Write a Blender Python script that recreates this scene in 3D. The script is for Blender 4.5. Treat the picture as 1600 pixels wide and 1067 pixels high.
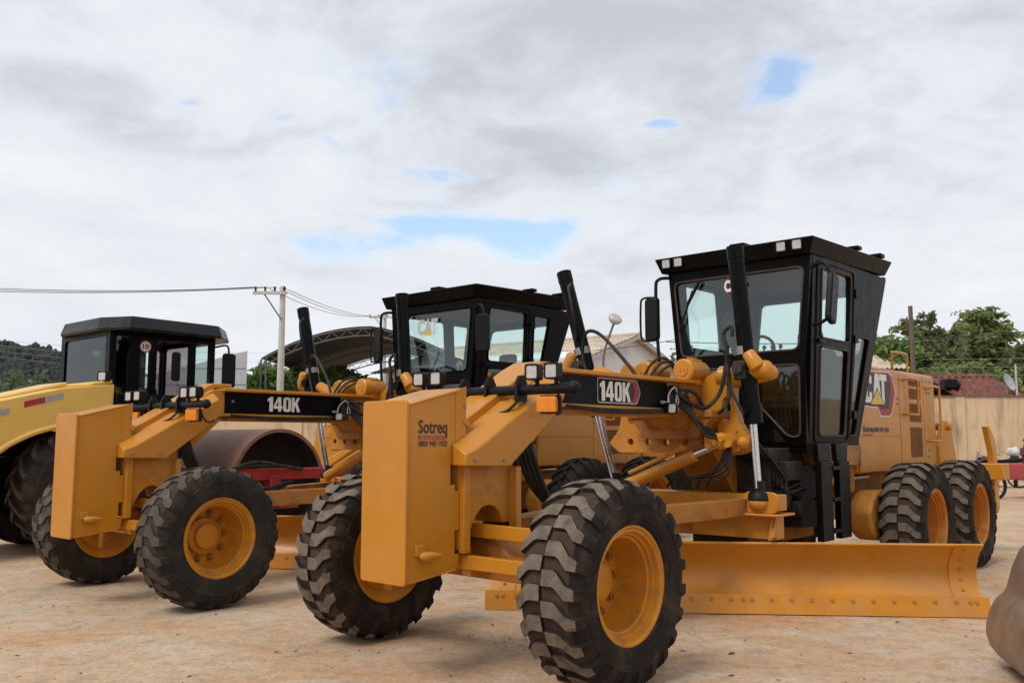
import bpy, bmesh, math, random
from mathutils import Vector, Matrix
from mathutils.geometry import tessellate_polygon
random.seed(7)
R = math.radians
for o in list(bpy.data.objects): bpy.data.objects.remove(o, do_unlink=True)
S = bpy.context.scene
COL = S.collection

# ------------------------------------------------------------------ camera
cam = bpy.data.cameras.new('camera'); camo = bpy.data.objects.new('camera', cam); COL.objects.link(camo)
cam.sensor_width = 36.0; cam.lens = 1418.0 / 1600.0 * 36.0
cam.clip_start = 0.1; cam.clip_end = 5000
camo.location = (0, 0, 1.4085); camo.rotation_euler = (math.pi / 2 + 0.1084, 0, 0)
S.camera = camo
S.render.resolution_x = 1024; S.render.resolution_y = 682

# ------------------------------------------------------------------ sky and sun
SUN_EL, SUN_AZ = R(54), R(-136)      # azimuth clockwise from +Y (view direction): behind the camera, to the left
world = bpy.data.worlds.new('World'); S.world = world; world.use_nodes = True
def build_world():
    nt = world.node_tree; N = nt.nodes; L = nt.links; N.clear()
    def n(t, **k):
        x = N.new(t)
        for a, b in k.items(): setattr(x, a, b)
        return x
    def m(op, a, b=None, c=None):
        x = n('ShaderNodeMath', operation=op)
        for i, v in enumerate((a, b, c)):
            if v is None: continue
            if isinstance(v, (int, float)): x.inputs[i].default_value = v
            else: L.new(v, x.inputs[i])
        return x.outputs[0]
    sky = n('ShaderNodeTexSky', sky_type='NISHITA'); sky.sun_disc = False
    sky.sun_elevation = SUN_EL; sky.sun_rotation = SUN_AZ
    sky.air_density = 1.0; sky.dust_density = 0.8; sky.ozone_density = 1.5
    bg1 = n('ShaderNodeBackground'); bg1.inputs[1].default_value = 0.15; L.new(sky.outputs[0], bg1.inputs[0])
    tc = n('ShaderNodeTexCoord'); sep = n('ShaderNodeSeparateXYZ'); L.new(tc.outputs['Generated'], sep.inputs[0])
    zz = m('ADD', m('MAXIMUM', sep.outputs[2], 0.0), 0.22)
    px = m('DIVIDE', sep.outputs[0], zz); py = m('DIVIDE', sep.outputs[1], zz)
    cmb = n('ShaderNodeCombineXYZ'); L.new(px, cmb.inputs[0]); L.new(py, cmb.inputs[1])
    def noise(scale, det, rough, off, dist=0.0):
        mp = n('ShaderNodeMapping'); L.new(cmb.outputs[0], mp.inputs[0]); mp.inputs['Location'].default_value = off
        t = n('ShaderNodeTexNoise'); L.new(mp.outputs[0], t.inputs['Vector'])
        t.inputs['Scale'].default_value = scale; t.inputs['Detail'].default_value = det
        t.inputs['Roughness'].default_value = rough; t.inputs['Distortion'].default_value = dist
        return t.outputs['Fac']
    warp = n('ShaderNodeTexNoise'); L.new(cmb.outputs[0], warp.inputs['Vector']); warp.inputs['Scale'].default_value = 2.4; warp.inputs['Detail'].default_value = 5
    vm = n('ShaderNodeVectorMath', operation='MULTIPLY_ADD'); L.new(warp.outputs['Color'], vm.inputs[0]); vm.inputs[1].default_value = (.32, .32, 0); L.new(cmb.outputs[0], vm.inputs[2])
    ws_ = n('ShaderNodeSeparateXYZ'); L.new(vm.outputs[0], ws_.inputs[0]); wx = m('SUBTRACT', ws_.outputs[0], .16); wy = m('SUBTRACT', ws_.outputs[1], .16)
    big = noise(1.5, 8, 0.60, SKY_OFF[0], 0.2)
    fine = noise(5.0, 9, 0.62, (1.3, 2.2, 5.0), 0.3)
    dens = m('ADD', m('MULTIPLY', big, 0.5), m('MULTIPLY', fine, 0.5))
    dens = m('ADD', m('MULTIPLY', m('SUBTRACT', dens, .5), 1.7), .52)
    # gaps in the cloud deck, at fixed places of the deck: (x, y, rx, ry, depth)
    def plane(pxx, pyy):
        X = (pxx - 800) / 1418; U = (533.5 - pyy) / 1418; c, s = math.cos(.1084), math.sin(.1084)
        d = Vector((X, c - U * s, s + U * c)).normalized(); q = d.z + 0.22
        return d.x / q, d.y / q
    for (ax, ay, rx, ry, dep) in GAPS:
        gx, gy = plane(ax, ay); bx_, by_ = plane(ax + rx, ay); cx_, cy_ = plane(ax, ay - ry)
        sx = abs(bx_ - gx); sy = abs(cy_ - gy)
        ex = m('POWER', m('ABSOLUTE', m('DIVIDE', m('SUBTRACT', wx, gx), sx)), 2.0); ey = m('POWER', m('ABSOLUTE', m('DIVIDE', m('SUBTRACT', wy, gy), sy)), 2.0)
        g = m('EXPONENT', m('MULTIPLY', m('ADD', ex, ey), -1.0))
        dens = m('SUBTRACT', dens, m('MULTIPLY', g, dep * 1.55))
    mr = n('ShaderNodeMapRange'); mr.interpolation_type = 'SMOOTHSTEP'; L.new(dens, mr.inputs[0])
    mr.inputs[1].default_value = 0.04; mr.inputs[2].default_value = 0.40; mr.inputs[3].default_value = .0; mr.inputs[4].default_value = 1.0
    # cloud brightness: grey bellies, bright thin parts
    belly = noise(0.75, 5, 0.52, SKY_OFF[1], 0.2)
    puff = noise(3.2, 9, 0.60, SKY_OFF[2], 0.4)
    sh = m('ADD', m('MULTIPLY', belly, 0.62), m('MULTIPLY', puff, 0.38))
    far = m('MINIMUM', m('MULTIPLY', m('MAXIMUM', sep.outputs[2], 0.0), 3.6), 1.0)      # contrast fades towards the horizon
    sh = m('ADD', m('MULTIPLY', m('SUBTRACT', sh, .445), m('ADD', m('MULTIPLY', far, .8), .2)), .445)
    sh = m('SUBTRACT', sh, m('MULTIPLY', m('SUBTRACT', 1.0, mr.outputs[0]), .12))      # thin cloud round the gaps is bright
    cr = n('ShaderNodeValToRGB'); L.new(sh, cr.inputs[0])
    e = cr.color_ramp.elements; e[0].position = 0.39; e[0].color = (0.88, 0.905, 0.94, 1)
    e[1].position = 0.60; e[1].color = (0.56, 0.59, 0.65, 1)
    e2 = cr.color_ramp.elements.new(0.50); e2.color = (0.775, 0.81, 0.86, 1)
    bg2 = n('ShaderNodeBackground'); L.new(cr.outputs[0], bg2.inputs[0]); bg2.inputs[1].default_value = 1.0
    veil = n('ShaderNodeBackground'); veil.inputs[0].default_value = (.19, .23, .28, 1); veil.inputs[1].default_value = 1.0      # thin high haze in front of the blue
    veil_add = n('ShaderNodeAddShader'); L.new(bg1.outputs[0], veil_add.inputs[0]); L.new(veil.outputs[0], veil_add.inputs[1])
    mix = n('ShaderNodeMixShader'); L.new(mr.outputs[0], mix.inputs[0]); L.new(veil_add.outputs[0], mix.inputs[1]); L.new(bg2.outputs[0], mix.inputs[2])
    out = n('ShaderNodeOutputWorld'); L.new(mix.outputs[0], out.inputs[0])
GAPS = [(1222, 128, 50, 44, .30), (1022, 190, 34, 18, .26), (500, 392, 70, 24, .26), (600, 375, 80, 22, .20), (800, 378, 105, 36, .34), (690, 350, 90, 16, .20),
        (620, 335, 60, 14, .16), (510, 230, 34, 22, .20), (330, 170, 26, 12, .18), (455, 197, 40, 11, .15), (710, 268, 80, 11, .16), (930, 420, 70, 16, .14)]
SKY_OFF = [(18.6, 7.7, .4), (5.1, 14.5, 5.0), (9.0, 4.0, 1.0)]
build_world()
sun = bpy.data.lights.new('sun', 'SUN'); suno = bpy.data.objects.new('sun', sun); COL.objects.link(suno)
sun.energy = 2.0; sun.angle = R(24); sun.color = (1.0, 0.955, 0.89)
_d = Vector((math.sin(SUN_AZ) * math.cos(SUN_EL), math.cos(SUN_AZ) * math.cos(SUN_EL), math.sin(SUN_EL)))
suno.location = _d * 60; suno.rotation_euler = (-_d).to_track_quat('-Z', 'Y').to_euler()
S.view_settings.view_transform = 'Standard'; S.view_settings.look = 'None'
S.view_settings.gamma = 1.0; S.view_settings.use_curve_mapping = False; S.view_settings.exposure = 0.04
S.render.engine = 'CYCLES'
try:
    S.cycles.max_bounces = 8; S.cycles.transparent_max_bounces = 24
except Exception: pass

# ------------------------------------------------------------------ materials
def nodes(name):
    m = bpy.data.materials.new(name); m.use_nodes = True; nt = m.node_tree; nt.nodes.clear()
    out = nt.nodes.new('ShaderNodeOutputMaterial'); b = nt.nodes.new('ShaderNodeBsdfPrincipled'); nt.links.new(b.outputs[0], out.inputs[0])
    return m, nt, b, out
def tex_noise(nt, scale, det=4, rough=.55, stretch=(1, 1, 1), off=(0, 0, 0), coord='Object', dist=0):
    tc = nt.nodes.new('ShaderNodeTexCoord'); mp = nt.nodes.new('ShaderNodeMapping'); nt.links.new(tc.outputs[coord], mp.inputs[0])
    mp.inputs['Scale'].default_value = stretch; mp.inputs['Location'].default_value = off
    t = nt.nodes.new('ShaderNodeTexNoise'); nt.links.new(mp.outputs[0], t.inputs['Vector'])
    t.inputs['Scale'].default_value = scale; t.inputs['Detail'].default_value = det; t.inputs['Roughness'].default_value = rough; t.inputs['Distortion'].default_value = dist
    return t.outputs['Fac']
def ramp(nt, fac, stops):
    c = nt.nodes.new('ShaderNodeValToRGB'); nt.links.new(fac, c.inputs[0]); el = c.color_ramp.elements
    while len(el) > 1: el.remove(el[-1])
    for i, (p, col) in enumerate(stops):
        e = el[0] if i == 0 else el.new(p)
        e.position = p; e.color = (*col, 1) if len(col) == 3 else col
    return c.outputs[0]
def mixc(nt, fac, a, b, mode='MIX'):
    x = nt.nodes.new('ShaderNodeMix'); x.data_type = 'RGBA'; x.blend_type = mode
    for sock, v in ((x.inputs[0], fac), (x.inputs[6], a), (x.inputs[7], b)):
        if isinstance(v, (int, float)): sock.default_value = v
        elif isinstance(v, tuple): sock.default_value = (*v, 1)
        else: nt.links.new(v, sock)
    return x.outputs[2]
def bump(nt, b, h, strength, dist=.01):
    bp = nt.nodes.new('ShaderNodeBump'); bp.inputs['Strength'].default_value = strength; bp.inputs['Distance'].default_value = dist
    nt.links.new(h, bp.inputs['Height']); nt.links.new(bp.outputs[0], b.inputs['Normal'])
def mat(name, col, rough=.5, metal=0., var=.12, scale=6., dirt=None, dirt_amt=.35, dirt_scale=2.5, bmp=.05, stretch=(1, 1, 1), spec=.5, coord='Object', dstretch=(1, 1, 1), fine=60, coat=0., dust=0.):
    m, nt, b, out = nodes(name)
    c0 = tuple(max(0, x * (1 - var)) for x in col); c1 = tuple(min(1, x * (1 + var)) for x in col)
    c = ramp(nt, tex_noise(nt, scale, 5, .6, stretch, coord=coord), [(.3, c0), (.7, c1)])
    rv = tex_noise(nt, scale * 2.3, 4, .6, stretch, (3, 1, 2), coord)
    if dirt:
        d = ramp(nt, tex_noise(nt, dirt_scale, 7, .65, dstretch, (7, 3, 1), coord, .6), [(.48, (0, 0, 0)), (.72, (dirt_amt,) * 3)])
        c = mixc(nt, d, c, dirt)
    nt.links.new(c, b.inputs['Base Color'])
    rr = ramp(nt, rv, [(.3, (max(0, rough - .08),) * 3), (.7, (min(1, rough + .1),) * 3)]); nt.links.new(rr, b.inputs['Roughness'])
    b.inputs['Metallic'].default_value = metal; b.inputs['Specular IOR Level'].default_value = spec
    if coat: b.inputs['Coat Weight'].default_value = coat; b.inputs['Coat Roughness'].default_value = .16
    if dust:      # thin dust film in large soft patches and fine specks
        dp = ramp(nt, tex_noise(nt, 1.7, 8, .7, (1, 1, 1), (21, 5, 9), coord, .8), [(.42, (0, 0, 0)), (.68, (dust,) * 3)]); c = mixc(nt, dp, c, (.46, .34, .21))
        ds = ramp(nt, tex_noise(nt, 46, 4, .7, (1, 1, .55), (2, 8, 3), coord), [(.66, (0, 0, 0)), (.74, (dust * 1.6,) * 3)]); c = mixc(nt, ds, c, (.20, .11, .05)); nt.links.new(c, b.inputs['Base Color'])
    if bmp: bump(nt, b, tex_noise(nt, fine, 5, .6, stretch, coord=coord), bmp)
    return m
def glass(name, tint, refl=.06):
    m = bpy.data.materials.new(name); m.use_nodes = True; nt = m.node_tree; nt.nodes.clear()
    out = nt.nodes.new('ShaderNodeOutputMaterial'); t = nt.nodes.new('ShaderNodeBsdfTransparent'); t.inputs[0].default_value = (*tint, 1)
    g = nt.nodes.new('ShaderNodeBsdfGlossy'); g.inputs['Roughness'].default_value = .03; g.inputs[0].default_value = (.9, .95, .95, 1)
    lw = nt.nodes.new('ShaderNodeLayerWeight'); lw.inputs[0].default_value = .5
    pw = nt.nodes.new('ShaderNodeMath'); pw.operation = 'POWER'; nt.links.new(lw.outputs['Facing'], pw.inputs[0]); pw.inputs[1].default_value = 5.0
    ma = nt.nodes.new('ShaderNodeMath'); ma.operation = 'MULTIPLY_ADD'; nt.links.new(pw.outputs[0], ma.inputs[0]); ma.inputs[1].default_value = .8; ma.inputs[2].default_value = refl * .5
    mx = nt.nodes.new('ShaderNodeMixShader'); nt.links.new(ma.outputs[0], mx.inputs[0]); nt.links.new(t.outputs[0], mx.inputs[1]); nt.links.new(g.outputs[0], mx.inputs[2])
    nt.links.new(mx.outputs[0], out.inputs[0]); return m
M = {}
M['yellow'] = mat('yellow_paint', (.515, .203, .010), .40, spec=.33, var=.06, scale=2.2, dirt=(.34, .16, .03), dirt_amt=.30, dirt_scale=3.0, bmp=.02, fine=25, coat=.20, dust=.10)
M['yellow2'] = mat('yellow_paint_frame', (.53, .205, .013), .50, spec=.35, var=.09, scale=3.5, dirt=(.12, .055, .018), dirt_amt=.6, dirt_scale=4.0, bmp=.04, dust=.22)
M['yellow_dark'] = mat('yellow_paint_dark', (.36, .13, .012), .55, spec=.35, var=.15, scale=4, dirt=(.035, .018, .010), dirt_amt=.85, dirt_scale=3.2, bmp=.06, dust=.15)  # darker, heavily blotched yellow for frame, axle and fittings
M['yellow_rim'] = mat('yellow_rim_paint', (.56, .22, .014), .45, spec=.35, var=.08, scale=5, dirt=(.20, .11, .05), dirt_amt=.55, dirt_scale=5)
M['orange_rim'] = mat('orange_rim_paint', (.52, .175, .012), .5, var=.1, scale=5, dirt=(.16, .08, .04), dirt_amt=.5, dirt_scale=5)
M['blade'] = mat('blade_paint', (.56, .22, .013), .40, spec=.35, var=.08, scale=2.0, dirt=(.30, .13, .03), dirt_amt=.4, dirt_scale=2.2, stretch=(1, 1, 3), coat=.15, dust=.22)
M['black'] = mat('black_paint', (.0036, .0036, .004), .34, spec=.10, var=.3, scale=4, dirt=(.03, .026, .023), dirt_amt=.12, dirt_scale=3)
M['cabblack'] = mat('cab_black_paint', (.0034, .0029, .0028), .30, spec=.07, var=.3, scale=5, dirt=(.03, .02, .015), dirt_amt=.15, dirt_scale=3)
M['plastic'] = mat('black_plastic', (.006, .006, .007), .45, spec=.2, var=.25, scale=8, dirt=(.05, .042, .036), dirt_amt=.2)
M['rubberhose'] = mat('hose_rubber', (.014, .012, .011), .6, spec=.3, var=.3, scale=14, dirt=(.12, .09, .06), dirt_amt=.4, dirt_scale=9)
M['chrome'] = mat('chrome_rod', (.62, .60, .58), .22, 1.0, var=.08, scale=12, dirt=(.4, .36, .32), dirt_amt=.12, dirt_scale=3, bmp=0)
M['steel'] = mat('bare_steel', (.30, .28, .26), .45, .8, var=.2, scale=14)
M['dark'] = mat('dark_grime_and_recess', (.022, .018, .015), .7, var=.4, scale=12, dirt=(.10, .06, .035), dirt_amt=.6, dirt_scale=9)  # grime on low parts; also painted shade for grille, opening and pin hole
M['lens'] = mat('lamp_lens', (.50, .49, .47), .10, var=.2, scale=60, bmp=.25, fine=120)
M['amber'] = mat('amber_lens', (.75, .24, .015), .2, var=.15, scale=70, bmp=.2, fine=120)
M['white'] = mat('white_print', (.74, .72, .68), .5, var=.08, scale=20, dirt=(.35, .3, .25), dirt_amt=.3, dirt_scale=18)
M['palegrey'] = mat('pale_decal', (.42, .44, .42), .5, var=.1, scale=20)
M['redprint'] = mat('red_print', (.34, .022, .028), .5, var=.1, scale=12)
M['blackprint'] = mat('black_print', (.025, .02, .018), .5, var=.2, scale=12)
M['decalyellow'] = mat('yellow_print', (.70, .42, .04), .45, var=.1, scale=12)
M['glass'] = glass('cab_glass', (.925, .985, .968), .10)
M['glassblack'] = glass('smoked_glass', (.30, .31, .32), .14)
M['glassdark'] = glass('cab_glass_dusty', (.62, .63, .58), .12)
M['glassreflpink'] = glass('glass_pink_reflection', (.86, .76, .80))  # pink tint stands for the interior reflected in the pane
M['seat'] = mat('seat_fabric', (.20, .17, .13), .8, var=.15)
M['headliner'] = mat('cab_lining', (.06, .052, .046), .8, var=.15)
def rubber(name, col, dust, amt, sc=7):
    return mat(name, col, .78, var=.25, scale=sc, dirt=dust, dirt_amt=amt, dirt_scale=9 if sc > 10 else 5, bmp=.25, fine=45, spec=.15)
M['rub'] = rubber('tyre_rubber', (.020, .0155, .013), (.088, .058, .039), .75)
M['rubgroove'] = rubber('tyre_groove_dust', (.052, .034, .025), (.12, .078, .05), .6)
M['rubtop'] = rubber('tyre_lug_dry_mud', (.165, .132, .100), (.040, .033, .028), .9, 14)
M['rubB'] = rubber('tyre_rubber_worn', (.028, .024, .021), (.10, .072, .05), .5)
M['rubgrooveB'] = rubber('tyre_groove_worn', (.046, .036, .028), (.10, .07, .045), .5)
M['rubtopB'] = rubber('tyre_lug_worn', (.085, .068, .053), (.15, .115, .08), .6, 9)
M['rubC'] = rubber('tyre_rubber_black', (.018, .017, .016), (.05, .042, .036), .5)

# ------------------------------------------------------------------ mesh builder
def V3(*a): return Vector(a)
class MB:
    def __init__(s, off=(0, 0, 0)): s.v = []; s.f = []; s.m = []; s.off = Vector(off)
    def add(s, vs, fs, mi=0):
        k = len(s.v); s.v += [Vector(p) - s.off for p in vs]; s.f += [tuple(i + k for i in f) for f in fs]; s.m += [mi] * len(fs); return s
    def box(s, x0, x1, y0, y1, z0, z1, mi=0):
        return s.add([(x, y, z) for z in (z0, z1) for y in (y0, y1) for x in (x0, x1)],
                     [(0, 2, 3, 1), (4, 5, 7, 6), (0, 1, 5, 4), (2, 6, 7, 3), (0, 4, 6, 2), (1, 3, 7, 5)], mi)
    def bar(s, p0, p1, w, h, up=(0, 0, 1), mi=0, w1=None, h1=None):
        p0 = Vector(p0); p1 = Vector(p1); d = (p1 - p0).normalized(); u = Vector(up)
        a = d.cross(u).normalized(); b = a.cross(d).normalized(); vs = []
        for p, ww, hh in ((p0, w, h), (p1, w1 or w, h1 or h)):
            for sa, sb in ((-1, -1), (1, -1), (1, 1), (-1, 1)): vs.append(p + a * sa * ww / 2 + b * sb * hh / 2)
        return s.add(vs, [(3, 2, 1, 0), (4, 5, 6, 7), (0, 1, 5, 4), (1, 2, 6, 5), (2, 3, 7, 6), (3, 0, 4, 7)], mi)
    def lathe(s, prof, O, axis, seg=24, mi=0, close=False):
        """prof: (radius, distance along axis)"""
        O = Vector(O); ax = Vector(axis).normalized(); t = Vector((0, 0, 1)) if abs(ax.z) < .9 else Vector((1, 0, 0))
        a = ax.cross(t).normalized(); b = ax.cross(a).normalized(); vs = []; fs = []; n = len(prof)
        for r, h in prof:
            for k in range(seg):
                q = 2 * math.pi * k / seg; vs.append(O + ax * h + (a * math.cos(q) + b * math.sin(q)) * r)
        for i in range(n if close else n - 1):
            j = (i + 1) % n
            for k in range(seg): k2 = (k + 1) % seg; fs.append((i * seg + k, i * seg + k2, j * seg + k2, j * seg + k))
        if not close:
            if prof[0][0] > 1e-5: fs.append(tuple(range(seg - 1, -1, -1)))
            if prof[-1][0] > 1e-5: fs.append(tuple(range((n - 1) * seg, n * seg)))
        return s.add(vs, fs, mi)
    def cyl(s, p0, p1, r, r1=None, seg=20, mi=0, bev=0):
        p0 = Vector(p0); p1 = Vector(p1); L = (p1 - p0).length; r1 = r if r1 is None else r1
        prof = [(r, 0), (r1, L)] if not bev else [(r - bev, 0), (r, bev), (r1, L - bev), (r1 - bev, L)]
        return s.lathe(prof, p0, p1 - p0, seg, mi)
    def sphere(s, c, r, seg=14, mi=0, sq=(1, 1, 1)):
        c = Vector(c); prof = [(r * math.sin(math.pi * i / (seg // 2)), -r * math.cos(math.pi * i / (seg // 2))) for i in range(seg // 2 + 1)]
        k = len(s.v); s.lathe([(max(a, 1e-4), b) for a, b in prof], c, (0, 0, 1), seg, mi)
        for i in range(k, len(s.v)):
            p = s.v[i] + s.off - c; s.v[i] = Vector((p.x * sq[0], p.y * sq[1], p.z * sq[2])) + c - s.off
        return s
    def tube(s, pts, r, seg=8, sub=6, mi=0, closed=False):
        P = [Vector(p) for p in pts]
        if sub > 1 and len(P) > 2:
            Q = []; n = len(P)
            for i in range(n if closed else n - 1):
                p0 = P[i - 1] if (i > 0 or closed) else P[0] * 2 - P[1]; p1 = P[i]; p2 = P[(i + 1) % n]
                p3 = P[(i + 2) % n] if (i + 2 < n or closed) else P[-1] * 2 - P[-2]
                for k in range(sub):
                    t = k / sub
                    Q.append(.5 * ((2 * p1) + (p2 - p0) * t + (2 * p0 - 5 * p1 + 4 * p2 - p3) * t * t + (3 * p1 - p0 - 3 * p2 + p3) * t ** 3))
            if not closed: Q.append(P[-1])
            P = Q
        n = len(P); vs = []; fs = []; a = None
        for i in range(n):
            if closed: d = (P[(i + 1) % n] - P[i - 1]).normalized()
            else: d = (P[min(i + 1, n - 1)] - P[max(i - 1, 0)]).normalized()
            if a is None: a = d.cross(Vector((.3, .2, 1))).normalized()
            a = (a - d * a.dot(d)).normalized(); b = d.cross(a)
            rr = r(i / (n - 1)) if callable(r) else r
            for k in range(seg): q = 2 * math.pi * k / seg; vs.append(P[i] + (a * math.cos(q) + b * math.sin(q)) * rr)
        for i in range(n if closed else n - 1):
            j = (i + 1) % n
            for k in range(seg): k2 = (k + 1) % seg; fs.append((i * seg + k, i * seg + k2, j * seg + k2, j * seg + k))
        if not closed: fs.append(tuple(range(seg - 1, -1, -1))); fs.append(tuple(range((n - 1) * seg, n * seg)))
        return s.add(vs, fs, mi)
    def prism(s, loops, O, U, Vv, D, mi=0):
        """loops[0] outer, rest holes, in (u,v); extruded by vector D"""
        if not isinstance(loops[0][0], (tuple, list)): loops = [loops]
        O = Vector(O); U = Vector(U); Vv = Vector(Vv); D = Vector(D)
        tri = tessellate_polygon([[Vector((u, v, 0)) for u, v in lp] for lp in loops])
        flat = [p for lp in loops for p in lp]; n = len(flat)
        base = [O + U * u + Vv * v for u, v in flat]; vs = base + [p + D for p in base]; fs = []
        if len(loops) == 1:
            fs += [tuple(range(n)), tuple(range(2 * n - 1, n - 1, -1))]
        else:
            fs += [tuple(t) for t in tri] + [tuple(i + n for i in t[::-1]) for t in tri]
        k = 0
        for lp in loops:
            q = len(lp)
            for i in range(q): j = (i + 1) % q; fs.append((k + i, k + j, k + j + n, k + i + n))
            k += q
        return s.add(vs, fs, mi)
    def mesh(s, name, mats, smooth=35):
        me = bpy.data.meshes.new(name); me.from_pydata([tuple(p) for p in s.v], [], s.f)
        for mm in (mats if isinstance(mats, (list, tuple)) else [mats]): me.materials.append(M[mm] if isinstance(mm, str) else mm)
        me.polygons.foreach_set('material_index', s.m)
        bm = bmesh.new(); bm.from_mesh(me); bmesh.ops.recalc_face_normals(bm, faces=bm.faces); bm.to_mesh(me); bm.free()
        if smooth:
            me.polygons.foreach_set('use_smooth', [True] * len(me.polygons)); me.set_sharp_from_angle(angle=R(smooth))
        me.update(); return me
    def build(s, name, mats, parent=None, smooth=35, bevel=0):
        o = bpy.data.objects.new(name, s.mesh(name, mats, smooth)); COL.objects.link(o)
        if parent: o.parent = parent
        if bevel:
            b = o.modifiers.new('bevel', 'BEVEL'); b.width = bevel; b.segments = 2; b.limit_method = 'ANGLE'; b.angle_limit = R(40); b.harden_normals = False
        return o
def rpoly(pts, r, n=4):
    out = []; k = len(pts)
    for i in range(k):
        p = Vector(pts[i]); a = Vector(pts[i - 1]); b = Vector(pts[(i + 1) % k])
        da = a - p; db = b - p; ra = min(r, da.length * .45); rb = min(r, db.length * .45)
        s0 = p + da.normalized() * ra; s1 = p + db.normalized() * rb
        for j in range(n + 1):
            t = j / n; q = s0 * (1 - t) ** 2 + p * 2 * t * (1 - t) + s1 * t * t; out.append((q.x, q.y))
    return out
def rect(a, b, c, d): return [(a, b), (c, b), (c, d), (a, d)]
def circle2(cx, cy, r, n=16): return [(cx + r * math.cos(2 * math.pi * k / n), cy + r * math.sin(2 * math.pi * k / n)) for k in range(n)]
def thing(name, label, cat, loc=(0, 0, 0), rz=0, group=None):
    o = bpy.data.objects.new(name, None); COL.objects.link(o); o.location = loc; o.rotation_euler = (0, 0, rz); o.empty_display_size = .2
    return tag(o, label, cat, group)
def tag(o, label, cat, group=None):
    o['label'] = label; o['category'] = cat
    if group: o['group'] = group
    return o
def struct(o, kind='structure'): o['kind'] = kind; return o
def dup(o, parent=None, loc=None):
    c = o.copy(); COL.objects.link(c); c.parent = parent
    if loc is not None: c.location = loc
    return c
def dup_tree(o, parent=None):
    c = dup(o, parent)
    for ch in o.children: dup_tree(ch, c)
    return c
def text(name, s, O, U, Vv, w, h, mt, parent, bold=.02, lift=.003, spacing=1.0):
    cu = bpy.data.curves.new('t', 'FONT'); cu.body = s; cu.offset = bold; cu.resolution_u = 3; cu.space_character = spacing
    to = bpy.data.objects.new('t', cu); COL.objects.link(to); bpy.context.view_layer.update()
    me = bpy.data.meshes.new_from_object(to.evaluated_get(bpy.context.evaluated_depsgraph_get()))
    bpy.data.objects.remove(to, do_unlink=True)
    xs = [v.co.x for v in me.vertices]; ys = [v.co.y for v in me.vertices]; x0, x1, y0, y1 = min(xs), max(xs), min(ys), max(ys)
    U = Vector(U); Vv = Vector(Vv); Nn = U.cross(Vv).normalized(); O = Vector(O)
    for v in me.vertices: v.co = O + U * ((v.co.x - x0) / (x1 - x0) * w) + Vv * ((v.co.y - y0) / (y1 - y0) * h) + Nn * lift
    me.name = name; me.materials.clear(); me.materials.append(M[mt]); o = bpy.data.objects.new(name, me); COL.objects.link(o); o.parent = parent; return o
# ------------------------------------------------------------------ wheels
def tyre_mesh(name, RT, wd, rim_r, mats, nl=20, lug=.034, flow=1, lugw=.44, style='block'):
    """axle along y, outer side at -y; mats: rubber, groove, lug top"""
    b = MB(); hw = wd / 2; rb = RT - lug
    prof = [(rim_r - .01, -hw * .80), (rim_r + .012, -hw * .93), (rim_r + .028, -hw * .94), (rim_r + .034, -hw * .975), (rim_r + (rb - rim_r) * .30, -hw), (rim_r + (rb - rim_r) * .50, -hw), (rim_r + (rb - rim_r) * .52, -hw * 1.022), (rim_r + (rb - rim_r) * .56, -hw * 1.022), (rim_r + (rb - rim_r) * .58, -hw * .99), (rim_r + (rb - rim_r) * .68, -hw * .975), (rb - .045, -hw * .90), (rb - .012, -hw * .76)]
    crown = [(rb, -hw * .5), (rb + .003, 0), (rb, hw * .5)]
    b.lathe(prof, (0, 0, 0), (0, 1, 0), 60, 0)
    del b.f[-2:]; del b.m[-2:]
    b.lathe([prof[-1]] + crown + [(prof[-1][0], -prof[-1][1])], (0, 0, 0), (0, 1, 0), 60, 1); del b.f[-2:]; del b.m[-2:]
    b.lathe([(r, -y) for r, y in prof[::-1]], (0, 0, 0), (0, 1, 0), 60, 0); del b.f[-2:]; del b.m[-2:]
    pitch = 2 * math.pi / nl
    rnd = random.Random(3)
    def pt(phi, y, r): return (-r * math.cos(phi), y, -flow * r * math.sin(phi))
    for side in (-1, 1):
        for k in range(nl):
            p0 = pitch * (k + (.5 if side > 0 else 0)) + rnd.uniform(-.012, .012)
            if style == 'block': path = [(.0, .025 * hw), (.0, .36 * hw), (.05 * pitch, .46 * hw), (.42 * pitch, .74 * hw), (.50 * pitch, .93 * hw), (.52 * pitch, 1.0 * hw)]
            else: path = [(0, -.10 * hw), (.25 * pitch, .25 * hw), (.6 * pitch, .6 * hw), (.85 * pitch, .93 * hw), (.9 * pitch, 1.0 * hw)]
            nP = len(path); vs = []; wv = lugw * pitch * rnd.uniform(.94, 1.05)
            for i, (dp, yy) in enumerate(path):
                q = yy / hw
                rt = RT - .004 * q * q - (0 if q < .6 else .006 if q < .8 else (.034 if q < .97 else .085)); rbv = rb - .012 if q < .7 else (rb - .055 if q < .97 else rb - .10)
                w_ = wv * (1.0 if q < .5 else .92 if q < .9 else .7)
                yo = yy + (0.004 if q > .97 else 0)
                for (sg, rr) in ((-.5, rbv), (-.44, rt), (.44, rt), (.5, rbv)):
                    vs.append(pt(p0 + dp + sg * w_, side * yo, rr))
            fs = []; ms = []
            for i in range(nP - 1):
                a = i * 4; c = a + 4
                fs += [(a, a + 1, c + 1, c), (a + 1, a + 2, c + 2, c + 1), (a + 2, a + 3, c + 3, c + 2)]; ms += [0, 2 if i < nP - 2 else 0, 0]
            fs += [(0, 3, 2, 1), ((nP - 1) * 4, (nP - 1) * 4 + 1, (nP - 1) * 4 + 2, (nP - 1) * 4 + 3)]; ms += [0, 0]
            st = len(b.f); b.add(vs, fs, 0); b.m[st:] = ms
    me = b.mesh(name, mats, 40); return me
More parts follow.
